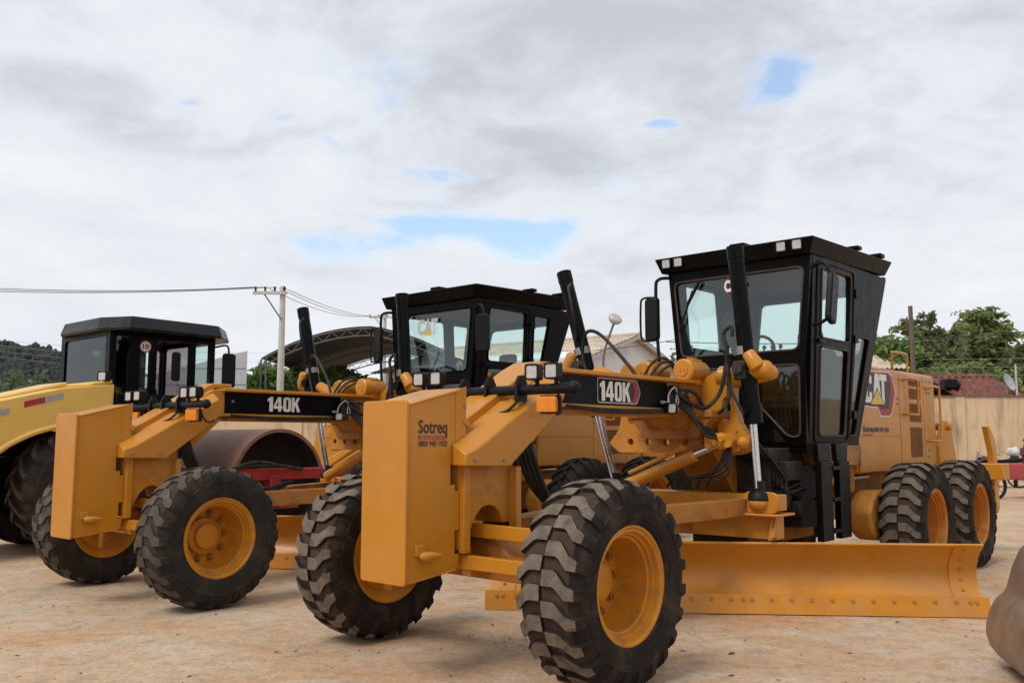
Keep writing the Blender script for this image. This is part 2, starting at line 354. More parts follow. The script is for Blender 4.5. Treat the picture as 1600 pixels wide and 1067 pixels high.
def rim_mesh(name, r, hw, mat_name, dish=.20, hub=True):
    b = MB(); y = -hw * .84
    prof = [(r - .03, y + .02), (r - .012, y - .004), (r, y - .004), (r + .006, y + .012), (r - .004, y + .03), (r - .014, y + .052), (r - .022, y + .012), (r - .036, y + .010), (r - .040, y + .040), (r - .056, y + .042), (r - .060, y + .066), (r - .075, y + .07), (r - .078, y + dish - .03), (r - .09, y + dish), (.03, y + dish)]
    b.lathe(prof[3:], (0, 0, 0), (0, 1, 0), 48); del b.f[-2:]; del b.m[-2:]
    b.lathe([(r + .006, y + .012), (r, y - .004), (r - .012, y - .004), (r - .022, y + .012)], (0, 0, 0), (0, 1, 0), 48); del b.f[-2:]; del b.m[-2:]
    # inner side of the rim (seen from behind)
    b.lathe([(r + .004, hw * .84), (r - .012, hw * .86), (r - .03, hw * .80), (r - .06, hw * .70), (r - .075, y + dish + .04), (r - .09, y + dish + .02), (.03, y + dish + .02)], (0, 0, 0), (0, 1, 0), 48); del b.f[-2:]; del b.m[-2:]
    if hub: b.lathe([(.16, y + dish - .005), (.155, y + dish - .03), (.115, y + dish - .045), (.105, y + dish - .075), (.085, y + dish - .085), (.02, y + dish - .088)], (0, 0, 0), (0, 1, 0), 32)
    return b.mesh(name, mat_name, 30)
def nut_mesh(r=.022, h=.03):
    b = MB(); b.lathe([(r * 1.5, 0), (r * 1.5, -.006), (r, -.006), (r, -h), (r * .45, -h), (r * .45, -h * 1.5)], (0, 0, 0), (0, 1, 0), 6); return b.mesh('wheel_nut', 'yellow_dark', 20)
RT = .593
TY1 = tyre_mesh('tyre', RT, .43, .338, ['rub', 'rubgroove', 'rubtop'], 23, lug=.027, lugw=.60)
TY2 = tyre_mesh('tyre', RT, .43, .338, ['rubB', 'rubgrooveB', 'rubtopB'], 22, lug=.016, lugw=.62)
TY3 = tyre_mesh('tyre', RT, .43, .338, ['rubC', 'rubC', 'rubC'], 22, lug=.036, style='bar')
RIMF = rim_mesh('wheel', .336, .215, 'yellow_rim', .28)
RIMR = rim_mesh('wheel', .336, .215, 'orange_rim', .25, hub=True)
NUT = nut_mesh()
def wheel(parent, x, y, tyre, rim, flip=False, spin=0, dish=.28):
    w = bpy.data.objects.new('wheel', rim); COL.objects.link(w); w.parent = parent; w.location = (x, y, RT)
    w.rotation_euler = (0, spin, math.pi if flip else 0)
    t = bpy.data.objects.new('tyre', tyre); COL.objects.link(t); t.parent = w
    for k in range(10):
        q = 2 * math.pi * k / 10 + .2; n = bpy.data.objects.new('wheel_nut', NUT); COL.objects.link(n); n.parent = w
        n.location = (.195 * math.cos(q), -.215 * .84 + dish - .002, .195 * math.sin(q))
    return w

# ------------------------------------------------------------------ motor grader (x to the rear, -y the side towards the camera, z up)
def lamp(parent, c, d, sz=(.10, .11), name='headlamp', depth=.075, mirror_y=1):
    """square work lamp at c facing d"""
    c = Vector(c); d = Vector(d).normalized(); u = Vector((0, 0, 1)); a = d.cross(u).normalized(); u = a.cross(d).normalized()
    w, h = sz
    b = MB(); b.prism(rpoly(rect(-w / 2, -h / 2, w / 2, h / 2), .02), c - d * depth, a, u, d * (depth - .006))
    b.prism(rpoly(rect(-w * .32, -h * .32, w * .32, h * .32), .02), c - d * (depth + .03), a, u, d * .032)
    ring = [rpoly(rect(-w / 2, -h / 2, w / 2, h / 2), .02), rpoly(rect(-w * .39, -h * .39, w * .39, h * .39), .012)]
    b.prism(ring, c - d * .006, a, u, d * .012)
    o = b.build(name, 'plastic', parent, 40)
    l = MB(); l.prism(rpoly(rect(-w * .40, -h * .40, w * .40, h * .40), .012), c - d * .004, a, u, d * .006); l.build('lens', 'lens', o)
    return o
def hose(parent, pts, r=.016, m='rubberhose'): return MB().tube(pts, r, 8, 6).build('hose', m, parent, 60)

def model_number(O, w, h, parent, lift):
    g1 = [[(.14, 0), (.40, 0), (.40, 1), (.22, 1), (0, .84), (0, .66), (.14, .72)]]
    g4 = [[(.34, 0), (.56, 0), (.56, .2), (.66, .2), (.66, .38), (.56, .38), (.56, 1), (.30, 1), (0, .38), (0, .2), (.34, .2)], [(.34, .38), (.34, .76), (.17, .38)]]
    g0 = [rpoly(rect(0, 0, .58, 1), .2), rpoly(rect(.21, .17, .37, .83), .08)]
    gk = [[(0, 0), (.22, 0), (.22, .32), (.28, .43), (.43, 0), (.67, 0), (.43, .62), (.65, 1), (.42, 1), (.22, .62), (.22, 1), (0, 1)]]
    x = 0
    for g, a in ((g1, .40), (g4, .66), (g0, .58), (gk, .67)):
        lp = [[((u + x) / 2.49 * w, v * h) for u, v in l] for l in g]; MB().prism(lp, Vector(O) + V3(0, -lift - .001, 0), (1, 0, 0), (0, 0, 1), (0, .001, 0)).build('lettering', 'white', parent, 0); x += a + .06
def build_grader(label, loc, rz, first):
    G = thing('motor_grader', label, 'grader', loc, rz)
    ty = TY1 if first else TY2
    tr = TY1 if first else TY3
    # --- push block at the nose
    b = MB(); yl, yr = -.205, .175
    side = [(-.79, .58), (-.38, .625), (-.36, .72), (-.40, .72), (-.40, .86), (-.36, .86), (-.36, 1.10), (-.40, 1.10), (-.40, 1.14), (-.44, 1.14), (-.44, 1.26), (-.40, 1.26), (-.40, 1.32), (-.36, 1.32), (-.345, 1.735), (-.79, 1.625)]
    b.prism(side, (0, yl, 0), (1, 0, 0), (0, 0, 1), (0, yr - yl, 0))
    pb = b.build('push_block', 'yellow', G, 30, bevel=.008)
    b = MB(); b.prism(rpoly(rect(yl - .012, .572, yr + .012, 1.645), .03), (-.815, 0, 0), (0, 1, 0), (0, 0, 1), (.022, 0, 0)); b.build('face_plate', 'yellow', pb, 30, bevel=.005)
    b = MB(); b.prism([(-.405, 1.36), (-.32, 1.36), (-.315, 1.742), (-.405, 1.718)], (0, yl - .006, 0), (1, 0, 0), (0, 0, 1), (0, .008, 0))
    for z in (1.52,): b.cyl((-.315, yl - .02, z), (-.315, yl + .02, z), .022, seg=14)
    b.build('hinge_plate', 'yellow', pb, 30)
    b = MB(); b.box(-.735, -.66, yl - .02, yl + .01, .735, .80); b.lathe([(.012, 0), (.026, .02), (.028, .07), (.018, .13), (.004, .17)], (-.715, yl - .03, .735), (1, -.12, -.02), 12); b.build('tow_pin', 'yellow', pb, 40, bevel=.006)
    for (x0, z0, x1, z1) in ((-.785, .60, -.785, 1.615), (-.785, 1.617, -.36, 1.722), (-.77, .588, -.40, .628)): MB().tube([(x0, yl - .002, z0), ((x0 + x1) / 2, yl - .0025, (z0 + z1) / 2), (x1, yl - .002, z1)], .006, 6, 6).build('weld_seam', 'yellow', pb, 60)
    for (x, z) in ((-.335, 1.42), (-.345, .80), (-.345, .74), (-.33, 1.62)):
        q = MB(); q.cyl((x, yl - .012, z), (x, yl + .012, z), .012, seg=8); q.build('bolt', 'steel', pb)
    if first:
        text('lettering', 'Sotreq', (-.712, yl, 1.425), (1, 0, 0), (0, 0, 1), .235, .105, 'blackprint', pb, .018)
        q = MB(); q.box(-.712, -.49, yl - .003, yl, 1.416, 1.437); q.build('decal_strip', 'redprint', pb)
        text('lettering', 'SEMINOVOS', (-.70, yl - .003, 1.4205), (1, 0, 0), (0, 0, 1), .195, .012, 'palegrey', pb, .0, spacing=1.4)
        text('lettering', '0800 940 1920', (-.712, yl, 1.372), (1, 0, 0), (0, 0, 1), .235, .034, 'blackprint', pb, .008)
    # --- nose frame, goose neck, covers
    b = MB()
    b.prism([(-.36, .74), (-.36, 1.40), (.5, 1.90), (.62, 1.90), (.62, 1.64), (.16, 1.22), (.16, .88), (.04, .88), (.02, .94), (-.03, .985), (-.09, 1.0), (-.15, .985), (-.20, .94), (-.32, .74)], (0, -.19, 0), (1, 0, 0), (0, 0, 1), (0, .36, 0))
    b.box(.10, .15, -.26, -.19, .72, 1.24); b.box(-.36, -.30, -.24, -.19, .72, 1.3)
    b.build('nose_frame', 'yellow2', G, 30, bevel=.006)
    b = MB(); prof = [(-.36, 1.385), (.42, 1.84), (.56, 1.92), (.74, 1.93), (.74, 1.965), (.54, 1.965), (.40, 1.90), (-.36, 1.46)]
    b.prism(prof, (0, -.11, 0), (1, 0, 0), (0, 0, 1), (0, .27, 0)); b.build('top_cover', 'yellow', G, 25, bevel=.008)
    # near side cover: sloped top face and vertical outer face
    b = MB()
    outer = [(-.44, 1.255), (-.44, 1.325), (-.335, 1.36), (.27, 1.70), (.47, 1.80), (.52, 1.72), (.45, 1.60), (-.04, 1.245)]
    inner = [(-.44, 1.255), (-.44, 1.385), (-.40, 1.40), (.20, 1.745), (.47, 1.87), (.52, 1.72), (.45, 1.60), (-.04, 1.245)]
    vs = [(x, -.335, z) for x, z in outer] + [(x, -.215, z) for x, z in inner]; n = len(outer)
    fs = [tuple(range(n)), tuple(range(2 * n - 1, n - 1, -1))] + [(i, (i + 1) % n, (i + 1) % n + n, i + n) for i in range(n)]
    b.add(vs, fs); cv = b.build('side_cover', 'yellow', G, 25, bevel=.008)
    for (x, z) in ((-.36, 1.29), (-.10, 1.285), (.34, 1.60), (.38, 1.70)):
        q = MB(); q.cyl((x, -.345, z), (x, -.33, z), .012, seg=8); q.build('bolt', 'steel', cv)
    # far side cover, mirrored
    b = MB(); b.add([(x, -y - .05, z) for x, y, z in vs], [f[::-1] for f in fs]); b.build('side_cover', 'yellow', G, 25, bevel=.008)
    # --- beam with black model panel
    b = MB(); b.box(.60, 2.42, -.19, .19, 1.665, 1.885); b.box(.58, 2.46, -.255, .255, 1.885, 1.915); b.box(.60, 2.42, -.225, .225, 1.64, 1.665)
    b.box(.70, 2.2, -.12, .12, 1.60, 1.64)
    bm_ = b.build('front_frame_beam', 'yellow', G, 30, bevel=.005)
    q = MB(); q.prism(rpoly(rect(.615, 1.672, 2.03, 1.879), .012), (0, -.194, 0), (1, 0, 0), (0, 0, 1), (0, .006, 0)); q.build('model_panel', 'black', bm_)
    model_number((1.10, -.194, 1.702), .40, .150, bm_, .0045)
    if first:
        q = MB(); q.prism([(1.46, 1.69), (1.58, 1.69), (1.625, 1.78), (1.58, 1.872), (1.46, 1.872)], (0, -.1955, 0), (1, 0, 0), (0, 0, 1), (0, .002, 0)); q.build('decal_badge', 'redprint', bm_)
        q = MB(); q.prism([(1.47, 1.715), (1.535, 1.715), (1.565, 1.78), (1.535, 1.847), (1.47, 1.847)], (0, -.1965, 0), (1, 0, 0), (0, 0, 1), (0, .0012, 0)); q.build('decal_badge', 'blackprint', bm_)
        q = MB(); o1 = rpoly([(1.075, 1.686), (1.59, 1.686), (1.64, 1.78), (1.59, 1.876), (1.075, 1.876)], .02); o2 = [(x + (1.35 - x) * .022, z + (1.78 - z) * .09) for x, z in o1]
        q.prism([o1, o2], (0, -.1965, 0), (1, 0, 0), (0, 0, 1), (0, .002, 0)); q.build('decal_border', 'palegrey', bm_)
    for x in (.70,): q = MB(); q.cyl((x, -.205, 1.79), (x, -.19, 1.79), .013, seg=8); q.build('bolt', 'steel', bm_)
    # small work lamp hung on the beam with loose wires
    lamp(G, (1.93, -.30, 1.665), (-.5, -1, -.15), (.085, .09), 'work_lamp')
    b = MB(); b.bar((1.93, -.20, 1.72), (1.93, -.29, 1.70), .03, .02); b.tube([(1.93, -.27, 1.70), (1.98, -.24, 1.78), (2.06, -.25, 1.84), (2.12, -.24, 1.76), (2.14, -.23, 1.66)], .007, 6, 5); b.tube([(2.06, -.25, 1.84), (2.10, -.24, 1.80), (2.09, -.24, 1.70), (2.16, -.23, 1.72)], .006, 6, 5)
    b.build('lamp_wiring', 'palegrey', G, 60)
    b = MB(); b.prism(rpoly(rect(2.03, 1.69, 2.22, 1.86), .05), (0, -.21, 0), (1, 0, 0), (0, 0, 1), (0, .03, 0)); b.build('opening_shade_plate', 'dark', G)  # solid dark plate, coloured as the shade inside an opening
    # --- light bar
    b = MB(); b.cyl((.10, -.74, 1.735), (.10, .74, 1.735), .034, seg=18, bev=.008)
    for y in (-.30, -.02, .22): b.prism([(.05, 1.66), (.15, 1.66), (.15, 1.78), (.12, 1.83), (.08, 1.83), (.05, 1.78)], (0, y - .012, 0), (1, 0, 0), (0, 0, 1), (0, .024, 0))
    b.sphere((.10, -.74, 1.735), .044, 12); b.sphere((.10, .74, 1.735), .044, 12)
    b.build('light_bar', 'plastic', G, 40)
    for y in (-.60, -.44, .46, .64):
        lamp(G, (.045, y, 1.845), (-1, -.28, 0), (.095, .105), 'headlamp')
        MB().cyl((.10, y, 1.74), (.10, y, 1.80), .015, seg=8).build('lamp_post', 'plastic', G)
    for y in (-.545, .56):
        b = MB(); b.prism(rpoly(rect(-.068, -.05, .068, .05), .012), (.06, y, 1.635), (.25, -.968, 0), (0, 0, 1), (.04, .01, 0)); o = b.build('turn_signal', 'amber', G, bevel=.006)
        MB().prism(rpoly(rect(-.075, -.058, .075, .058), .012), (.10, y, 1.635), (.25, -.968, 0), (0, 0, 1), (.02, .005, 0)).build('signal_housing', 'plastic', o)
    hose(G, [(.1, -.25, 1.70), (.06, -.30, 1.66), (.0, -.27, 1.60), (-.06, -.22, 1.57), (-.1, -.2, 1.52)], .010)
    hose(G, [(.12, -.6, 1.70), (.2, -.55, 1.60), (.35, -.4, 1.58), (.55, -.26, 1.63), (.9, -.22, 1.635)], .008)
    # --- front axle
    b = MB(); b.prism([(-.12, .54), (.12, .54), (.12, .66), (.08, .70), (-.08, .70), (-.12, .66)], (0, -.78, 0), (1, 0, 0), (0, 0, 1), (0, 1.56, 0))
    b.prism([(-.5, .60), (.5, .60), (.22, .84), (-.22, .84)], (-.12, 0, 0), (0, 1, 0), (0, 0, 1), (.22, 0, 0)); b.cyl((-.22, 0, .70), (.24, 0, .70), .09, seg=20)
    for s in (-1, 1):
        b.box(-.10, .10, s * .78 - .05, s * .78 + .05, .36, .86); b.cyl((0, s * .70, .593), (0, s * .94, .593), .13, seg=20)
    b.build('front_axle', 'yellow_dark', G, 30, bevel=.006)
    b = MB(); b.bar((-.14, -.80, .835), (-.14, .80, .85), .05, .085); b.build('lean_bar', 'yellow', G, 30, bevel=.005)
    b = MB(); b.bar((-.30, -.74, .665), (-.30, .74, .665), .05, .085); b.bar((-.30, -.2, .62), (-.12, -.2, .62), .08, .08); b.bar((-.30, .2, .62), (-.12, .2, .62), .08, .08); b.build('tie_rod', 'yellow', G, 30, bevel=.006)
    b = MB(); b.cyl((.20, -.65, .68), (.20, .05, .74), .045, seg=16); o = b.build('steering_cylinder', 'yellow2', G, 40)
    MB().cyl((.20, .05, .74), (.20, .62, .78), .022, seg=12).build('rod', 'chrome', o)
    for k in range(4): hose(G, [(.18 + .02 * k, -.10 + .03 * k, 1.62), (.16, -.20, 1.25 - .03 * k), (.14 + .03 * k, -.16, 1.0), (.22, -.10 + .06 * k, .75)], .016)
    for k in range(4): hose(G, [(.16, -.21 - .022 * k, 1.55), (.17 + .02 * k, -.23 - .022 * k, 1.30), (.28 + .03 * k, -.24 - .02 * k, 1.10 - .02 * k), (.52, -.22 - .02 * k, .96 - .02 * k), (.95, -.16, .90 - .03 * k), (1.5, -.1, .98)], .017)
    for k in range(3): hose(G, [(.66 + .1 * k, -.235, 1.655 - .01 * k), (1.1, -.238, 1.64 - .012 * k), (1.6, -.236, 1.645 - .012 * k), (2.1, -.24, 1.66 - .012 * k)], .009)
    # --- wheels
    wheel(G, 0, -1.04, ty, RIMF, spin=.15); wheel(G, 0, 1.04, ty, RIMF, True, spin=.3)
    for x in (5.33, 6.85):
        wheel(G, x, -1.04, tr, RIMR, spin=.1 * x); wheel(G, x, 1.04, tr, RIMR, True, spin=.2 * x)
    # --- saddle and lift arms
    b = MB(); b.prism([(2.2, 1.64), (2.2, 1.90), (2.9, 1.92), (3.02, 1.62), (3.74, .80), (4.35, .80), (4.35, .46), (3.55, .46), (2.80, 1.25), (2.62, 1.45), (2.35, 1.50)], (0, -.20, 0), (1, 0, 0), (0, 0, 1), (0, .40, 0))
    b.prism([(-.40, 1.60), (.40, 1.60), (.26, 1.42), (-.26, 1.42)], (2.36, 0, 0), (0, 1, 0), (0, 0, 1), (.40, 0, 0))
    b.box(2.34, 2.80, -.42, .42, 1.60, 1.66)
    b.build('main_frame', 'yellow_dark', G, 30, bevel=.006)
    for y in (-.16, .24):
        b = MB(); b.lathe([(.085, 0), (.10, .012), (.10, .07), (.088, .075), (.088, .30), (.075, .33)], (2.33, y, 2.0), (1, 0, 0), 24)
        b.cyl((2.322, y, 2.0), (2.333, y, 2.0), .05, seg=20)
        for dz in (-.018, .018): b.cyl((2.314, y + dz, 2.0), (2.325, y + dz, 2.0), .008, seg=6)
        b.box(2.42, 2.62, y - .05, y + .05, 1.88, 1.95)
        b.box(2.45, 2.60, y - .03, y + .06, 2.075, 2.105)
        o = b.build('saddle_lock', 'yellow', G, 35)
        q = MB()
        for k in range(4): q.cyl((2.46 + .04 * k, y + .02, 2.105), (2.46 + .04 * k, y + .02, 2.122), .013, seg=8)
        q.build('bolt_row', 'orange_rim', o)
    # near lift arm: plate with an oval window from the saddle to the link bar, horn to the trunnion
    for s in (-1, 1):
        b = MB()
        if s < 0: P = [(-.20, 1.92), (-.40, 2.02), (-.52, 1.94), (-.50, 1.75), (-.56, 1.52), (-.66, 1.42), (-.60, 1.30), (-.44, 1.28), (-.36, 1.40), (-.34, 1.62), (-.20, 1.70)]
        else: P = [(.24, 1.92), (.40, 2.05), (.60, 2.12), (.66, 2.02), (.62, 1.80), (.66, 1.52), (.74, 1.42), (.70, 1.30), (.54, 1.28), (.44, 1.40), (.40, 1.62), (.24, 1.70)]
        hole = [(s * (.435 if s < 0 else .53) + .045 * math.cos(q), 1.66 + .115 * math.sin(q)) for q in [2 * math.pi * k / 16 for k in range(16)]]
        b.prism([rpoly(P, .05), hole], (2.56, 0, 0), (0, 1, 0), (0, 0, 1), (.10, 0, 0))
        if s < 0: b.tube([(2.60, -.36, 1.96), (2.62, -.52, 1.93), (2.66, -.66, 1.95), (2.68, -.78, 1.97)], lambda t: .085 - .015 * t, 14, 5); b.sphere((2.68, -.78, 1.97), .07, 16)
        else: b.tube([(2.60, .50, 1.95), (2.61, .72, 1.97), (2.61, .96, 2.06)], lambda t: .085 - .02 * t, 14, 5)
        b.build('lift_arm', 'yellow', G, 35, bevel=.006)
    # link bar with lock holes
    b = MB(); b.prism([rpoly([(-.62, 1.34), (-.50, 1.30), (.62, 1.30), (.74, 1.38), (.66, 1.47), (-.54, 1.47)], .03)] + [circle2(.50 - .19 * k, 1.395, .033, 12) for k in range(5)] + [circle2(-.56, 1.40, .02, 10)], (2.50, 0, 0), (0, 1, 0), (0, 0, 1), (.05, 0, 0))
    b.build('link_bar', 'yellow2', G, 30)
    b = MB(); b.sphere((2.46, -.44, 1.40), .075, 14); b.cyl((2.40, -.52, 1.40), (2.52, -.52, 1.40), .05, seg=14); b.box(2.42, 2.5, -.42, -.30, 1.36, 1.47); b.sphere((2.47, -.63, 1.39), .05, 12)
    for k in range(3): b.cyl((2.37, -.36 - .06 * k, 1.36 + .03 * k), (2.48, -.36 - .06 * k, 1.36 + .03 * k), .025, seg=8)
    b.build('link_joint', 'yellow2', G, 40)
    # --- blade lift cylinders
    for (top, mid, low, end) in (((2.6, -.535, 3.05), (2.6, -.585, 2.17), (2.6, -.665, 1.56), (2.6, -.695, 1.00)), ((2.6, 1.34, 3.06), (2.6, 1.12, 2.27), (2.6, .93, 1.66), (2.6, .75, 1.04))):
        top, mid, low, end = map(Vector, (top, mid, low, end)); d = (low - top).normalized()
        b = MB(); b.cyl(top, low, .069, seg=22, bev=.01); b.cyl(low - d * .16, low + d * .02, .078, seg=22, bev=.008); b.cyl(top - d * .005, top + d * .10, .074, seg=22); b.bar(top + V3(-.075, -.02, -.04), low + V3(-.07, -.02, .12), .02, .02, (1, 0, 0)); b.cyl(low - d * .10 + V3(-.10, 0, 0), low - d * .10, .03, seg=10)
        c = b.build('lift_cylinder', 'black', G, 40)
        q = MB(); q.cyl(low, end, .026, seg=14); q.cyl(low + V3(-.055, 0, 0), end + V3(-.045, 0, .02), .012, seg=10); q.build('rod', 'chrome', c, 50)
        q = MB(); q.cyl(mid + d * .05, mid - d * .02, .082, seg=22); q.build('clamp', 'steel', c)
        sg = -1 if end.y < 0 else 1
        q = MB(); q.cyl(mid + V3(0, 0, -.26) , mid + V3(0, 0, -.10), .088, seg=20, bev=.012); q.cyl(mid + V3(-.05, 0, -.16), mid + V3(-.12, 0, -.16), .05, seg=14); q.build('trunnion_ring', 'dark' if first else 'black', c, 40)
        q = MB(); q.cyl(mid + V3(-.06, sg * .07, -.03), mid + V3(-.03, sg * .15, -.17), .055, .068, seg=16, bev=.014); q.build('trunnion_knuckle', 'yellow', c, 40)
        q = MB(); q.cyl(mid + V3(.02, sg * .05, -.18), mid + V3(.02, sg * .20, -.18), .08, seg=18, bev=.012); q.sphere(mid + V3(.02, sg * .20, -.18), .078, 16, sq=(1, .7, 1)); q.build('trunnion_pin', 'yellow', c, 40)
        q = MB(); q.lathe([(.03, .10), (.05, .09), (.052, .02), (.085, -.0), (.095, -.05), (.085, -.06)], end + V3(0, 0, -.02), (0, 0, 1), 20); q.build('rod_boot', 'plastic', c, 50)
        q = MB(); q.sphere(end + V3(0, 0, -.10), .09, 16, sq=(1, 1, .7)); q.build('ball_joint', 'yellow', c, 50)
    # hoses to the cylinders
    hose(G, [(2.08, -.22, 1.82), (2.2, -.30, 1.72), (2.35, -.36, 1.68), (2.45, -.44, 1.80), (2.48, -.48, 2.00), (2.48, -.50, 2.16), (2.50, -.46, 2.30), (2.52, -.52, 2.36), (2.51, -.54, 2.28)], .017)
    hose(G, [(2.05, -.21, 1.84), (2.25, -.32, 1.80), (2.38, -.34, 1.66), (2.46, -.42, 1.64), (2.48, -.50, 1.74), (2.50, -.50, 1.95), (2.50, -.50, 2.10)], .017)
    hose(G, [(2.50, -.50, 2.2), (2.48, -.50, 2.0), (2.48, -.52, 1.85), (2.49, -.58, 1.72), (2.50, -.63, 1.62)], .013)
    hose(G, [(2.2, .20, 1.93), (2.3, .40, 2.10), (2.4, .75, 2.38), (2.48, .98, 2.42), (2.52, 1.05, 2.2), (2.5, .95, 1.95)], .017)
    hose(G, [(2.5, 1.18, 2.92), (2.42, 1.14, 2.85), (2.40, 1.08, 2.65), (2.47, 1.10, 2.45), (2.5, 1.12, 2.35)], .014)
    for k in range(5):
        hose(G, [(2.12 + .03 * k, -.24, 1.70 + .03 * k), (2.24, -.30 - .02 * k, 1.60 - .03 * k), (2.42, -.34 - .03 * k, 1.50 - .02 * k), (2.48, -.42 - .02 * k, 1.42), (2.46, -.46, 1.30 - .05 * k), (2.50, -.30 + .08 * k, 1.08), (2.62, -.20 + .1 * k, 1.0)], .011)
    for k in range(3):
        hose(G, [(2.20, .05 + .06 * k, 1.92), (2.30, .0 + .06 * k, 2.02 + .03 * k), (2.45, -.02 + .05 * k, 2.06 + .03 * k), (2.62, -.06 + .05 * k, 1.98), (2.8, -.1, 1.9)], .012)
    b = MB(); b.box(2.44, 2.56, -.06, .12, 1.50, 1.60)
    for k in range(4): b.cyl((2.40, -.03 + .045 * k, 1.55), (2.45, -.03 + .045 * k, 1.55), .014, seg=8)
    b.build('valve_manifold', 'yellow_dark', G, 40, bevel=.006)
    for (x, y, z) in ((2.575, -.50, 1.86), (2.575, -.47, 1.80), (2.575, -.53, 1.48), (2.575, .58, 1.86), (2.49, -.20, 1.44), (2.49, .10, 1.44), (2.49, .30, 1.44)):
        q = MB(); q.cyl((x - .018, y, z), (x + .01, y, z), .013, seg=8); q.build('bolt', 'steel', G)
    # --- centre shift cylinder
    b = MB(); b.cyl((2.44, .56, .99), (2.44, -.20, 1.285), .056, seg=20, bev=.008); b.tube([(2.40, .45, 1.12), (2.40, 0, 1.30), (2.40, -.10, 1.335)], .018, 8, 3); b.sphere((2.40, -.10, 1.345), .035, 10)
    c = b.build('centre_shift_cylinder', 'yellow', G, 40); MB().cyl((2.44, -.19, 1.28), (2.44, -.42, 1.37), .035, seg=16).build('rod', 'chrome', c)
    # --- drawbar yoke, drawbar, circle
    b = MB(); b.box(2.62, 2.80, -.84, .86, .835, .965); b.box(2.55, 2.86, -.88, .90, .795, .815); b.box(2.68, 2.82, -.80, .84, .60, .795)
    b.prism([(2.60, .62), (2.68, .62), (2.68, .78)], (0, -.80, 0), (1, 0, 0), (0, 0, 1), (0, .02, 0))
    b.prism(rpoly([(-.86, .815), (-.56, .815), (-.56, .99), (-.86, .99)], .06), (2.58, 0, 0), (0, 1, 0), (0, 0, 1), (.035, 0, 0))
    b.prism(rpoly([(.60, .815), (.88, .815), (.88, .99), (.60, .99)], .06), (2.58, 0, 0), (0, 1, 0), (0, 0, 1), (.035, 0, 0))
    for y in (-.78, .8): b.prism([(2.60, .60), (2.70, .60), (2.70, .79), (2.66, .79)], (0, y, 0), (1, 0, 0), (0, 0, 1), (0, .02, 0))
    b.build('drawbar_yoke', 'yellow', G, 30, bevel=.006)
    b = MB(); b.bar((.22, 0, .80), (2.64, -.55, .86), .12, .16, h1=.14); b.bar((.22, 0, .80), (2.64, .55, .86), .12, .16, h1=.14); b.sphere((.18, 0, .80), .11, 14); b.bar((1.4, -.3, .83), (1.4, .3, .83), .10, .10); b.build('drawbar', 'yellow_dark', G, 35, bevel=.006)
    b = MB(); b.lathe([(.52, .60), (.52, .69), (.42, .69), (.42, .60)], (3.15, .20, 0), (0, 0, 1), 40, close=True); b.box(2.85, 3.05, -.25, .30, .66, .78); b.build('blade_circle', 'yellow_dark', G, 35)
    b = MB(); b.box(2.95, 3.5, -.40, .15, .38, .62); b.cyl((3.1, -.1, .55), (3.1, -.1, .95), .11, seg=18); b.build('circle_drive', 'dark', G, 35, bevel=.01)
    # --- blade
    P0 = Vector((3.73, -2.04, 0)); P1 = Vector((1.32, 1.14, 0)); L = (P1 - P0).length; D = (P1 - P0).normalized(); Nn = Vector((-.797, -.604, 0))
    def curve(th):  # concave mouldboard
        pts = []
        for k in range(13):
            z = .11 + (.575 - .11) * k / 12; q = (z - .11) / .465
            pts.append((.050 - .60 * q + .62 * q * q - .02 * (1 - q), z))
        return pts
    prof = curve(0); loop = prof + [(a - .022, z) for a, z in prof[::-1]]
    b = MB(); b.prism(loop, P0, Nn, (0, 0, 1), D * L); b.cyl(P0 + Nn * .065 + V3(0, 0, .572), P1 + Nn * .065 + V3(0, 0, .572), .012, seg=8)
    bl = b.build('blade', 'blade', G, 40)
    b = MB(); ce = [(.062, .012), (.082, .012), (.052, .165), (.032, .165)]
    b.prism(ce, P0 - D * .03, Nn, (0, 0, 1), D * (L * .655)); b.build('cutting_edge', 'blade', bl, 30)
    b = MB(); b.prism(ce, P0 + D * (L * .655 - .024), Nn, (0, 0, 1), D * (L * .345 + .05)); b.build('cutting_edge', 'blade', bl, 30)
    for (q0, q1) in ((0, .22), (L - .22, L)):
        b = MB(); lp = [(a + .012, z) for a, z in prof[1:]] + [(a + .001, z) for a, z in prof[:0:-1]]; b.prism(lp, P0 + D * q0, Nn, (0, 0, 1), D * (q1 - q0)); b.build('end_bit', 'blade', bl, 40)
    bolt = MB(); bolt.lathe([(.017, 0), (.015, .008), (.006, .009)], (0, 0, 0), Nn, 10); bme = bolt.mesh('bolt', 'yellow2')
    def put(q, a, z):
        o = bpy.data.objects.new('bolt', bme); COL.objects.link(o); o.parent = bl; o.location = P0 + D * q + Nn * a + V3(0, 0, z)
    for k in range(25): put(.07 + k * (L - .14) / 24, .062, .125)
    for q in (.12, 1.9, L - .12): put(q, .062, .125)
    for k in range(5):
        z = .20 + k * .082; qq = (z - .11) / .465; a = .050 - .60 * qq + .62 * qq * qq - .02 * (1 - qq) + .012; put(.13, a, z); put(L - .13, a, z)
    # --- hydraulics under the cab front
    b = MB(); b.box(3.15, 3.85, -.52, .45, .80, 1.34); b.box(3.3, 3.6, -.62, -.40, 1.05, 1.22); b.box(3.6, 4.3, -.60, .5, .62, 1.18); b.cyl((3.3, -.6, .92), (3.3, -.3, .92), .10, seg=14); b.cyl((3.5, -.66, .80), (3.5, -.3, .80), .07, seg=14)
    for k in range(7): b.cyl((3.20 + .06 * k, -.56, 1.02 + .03 * (k % 3)), (3.20 + .06 * k, -.48, 1.02 + .03 * (k % 3)), .022, seg=8)
    b.build('valve_block', 'dark', G, 40, bevel=.01)
    rn = random.Random(5)
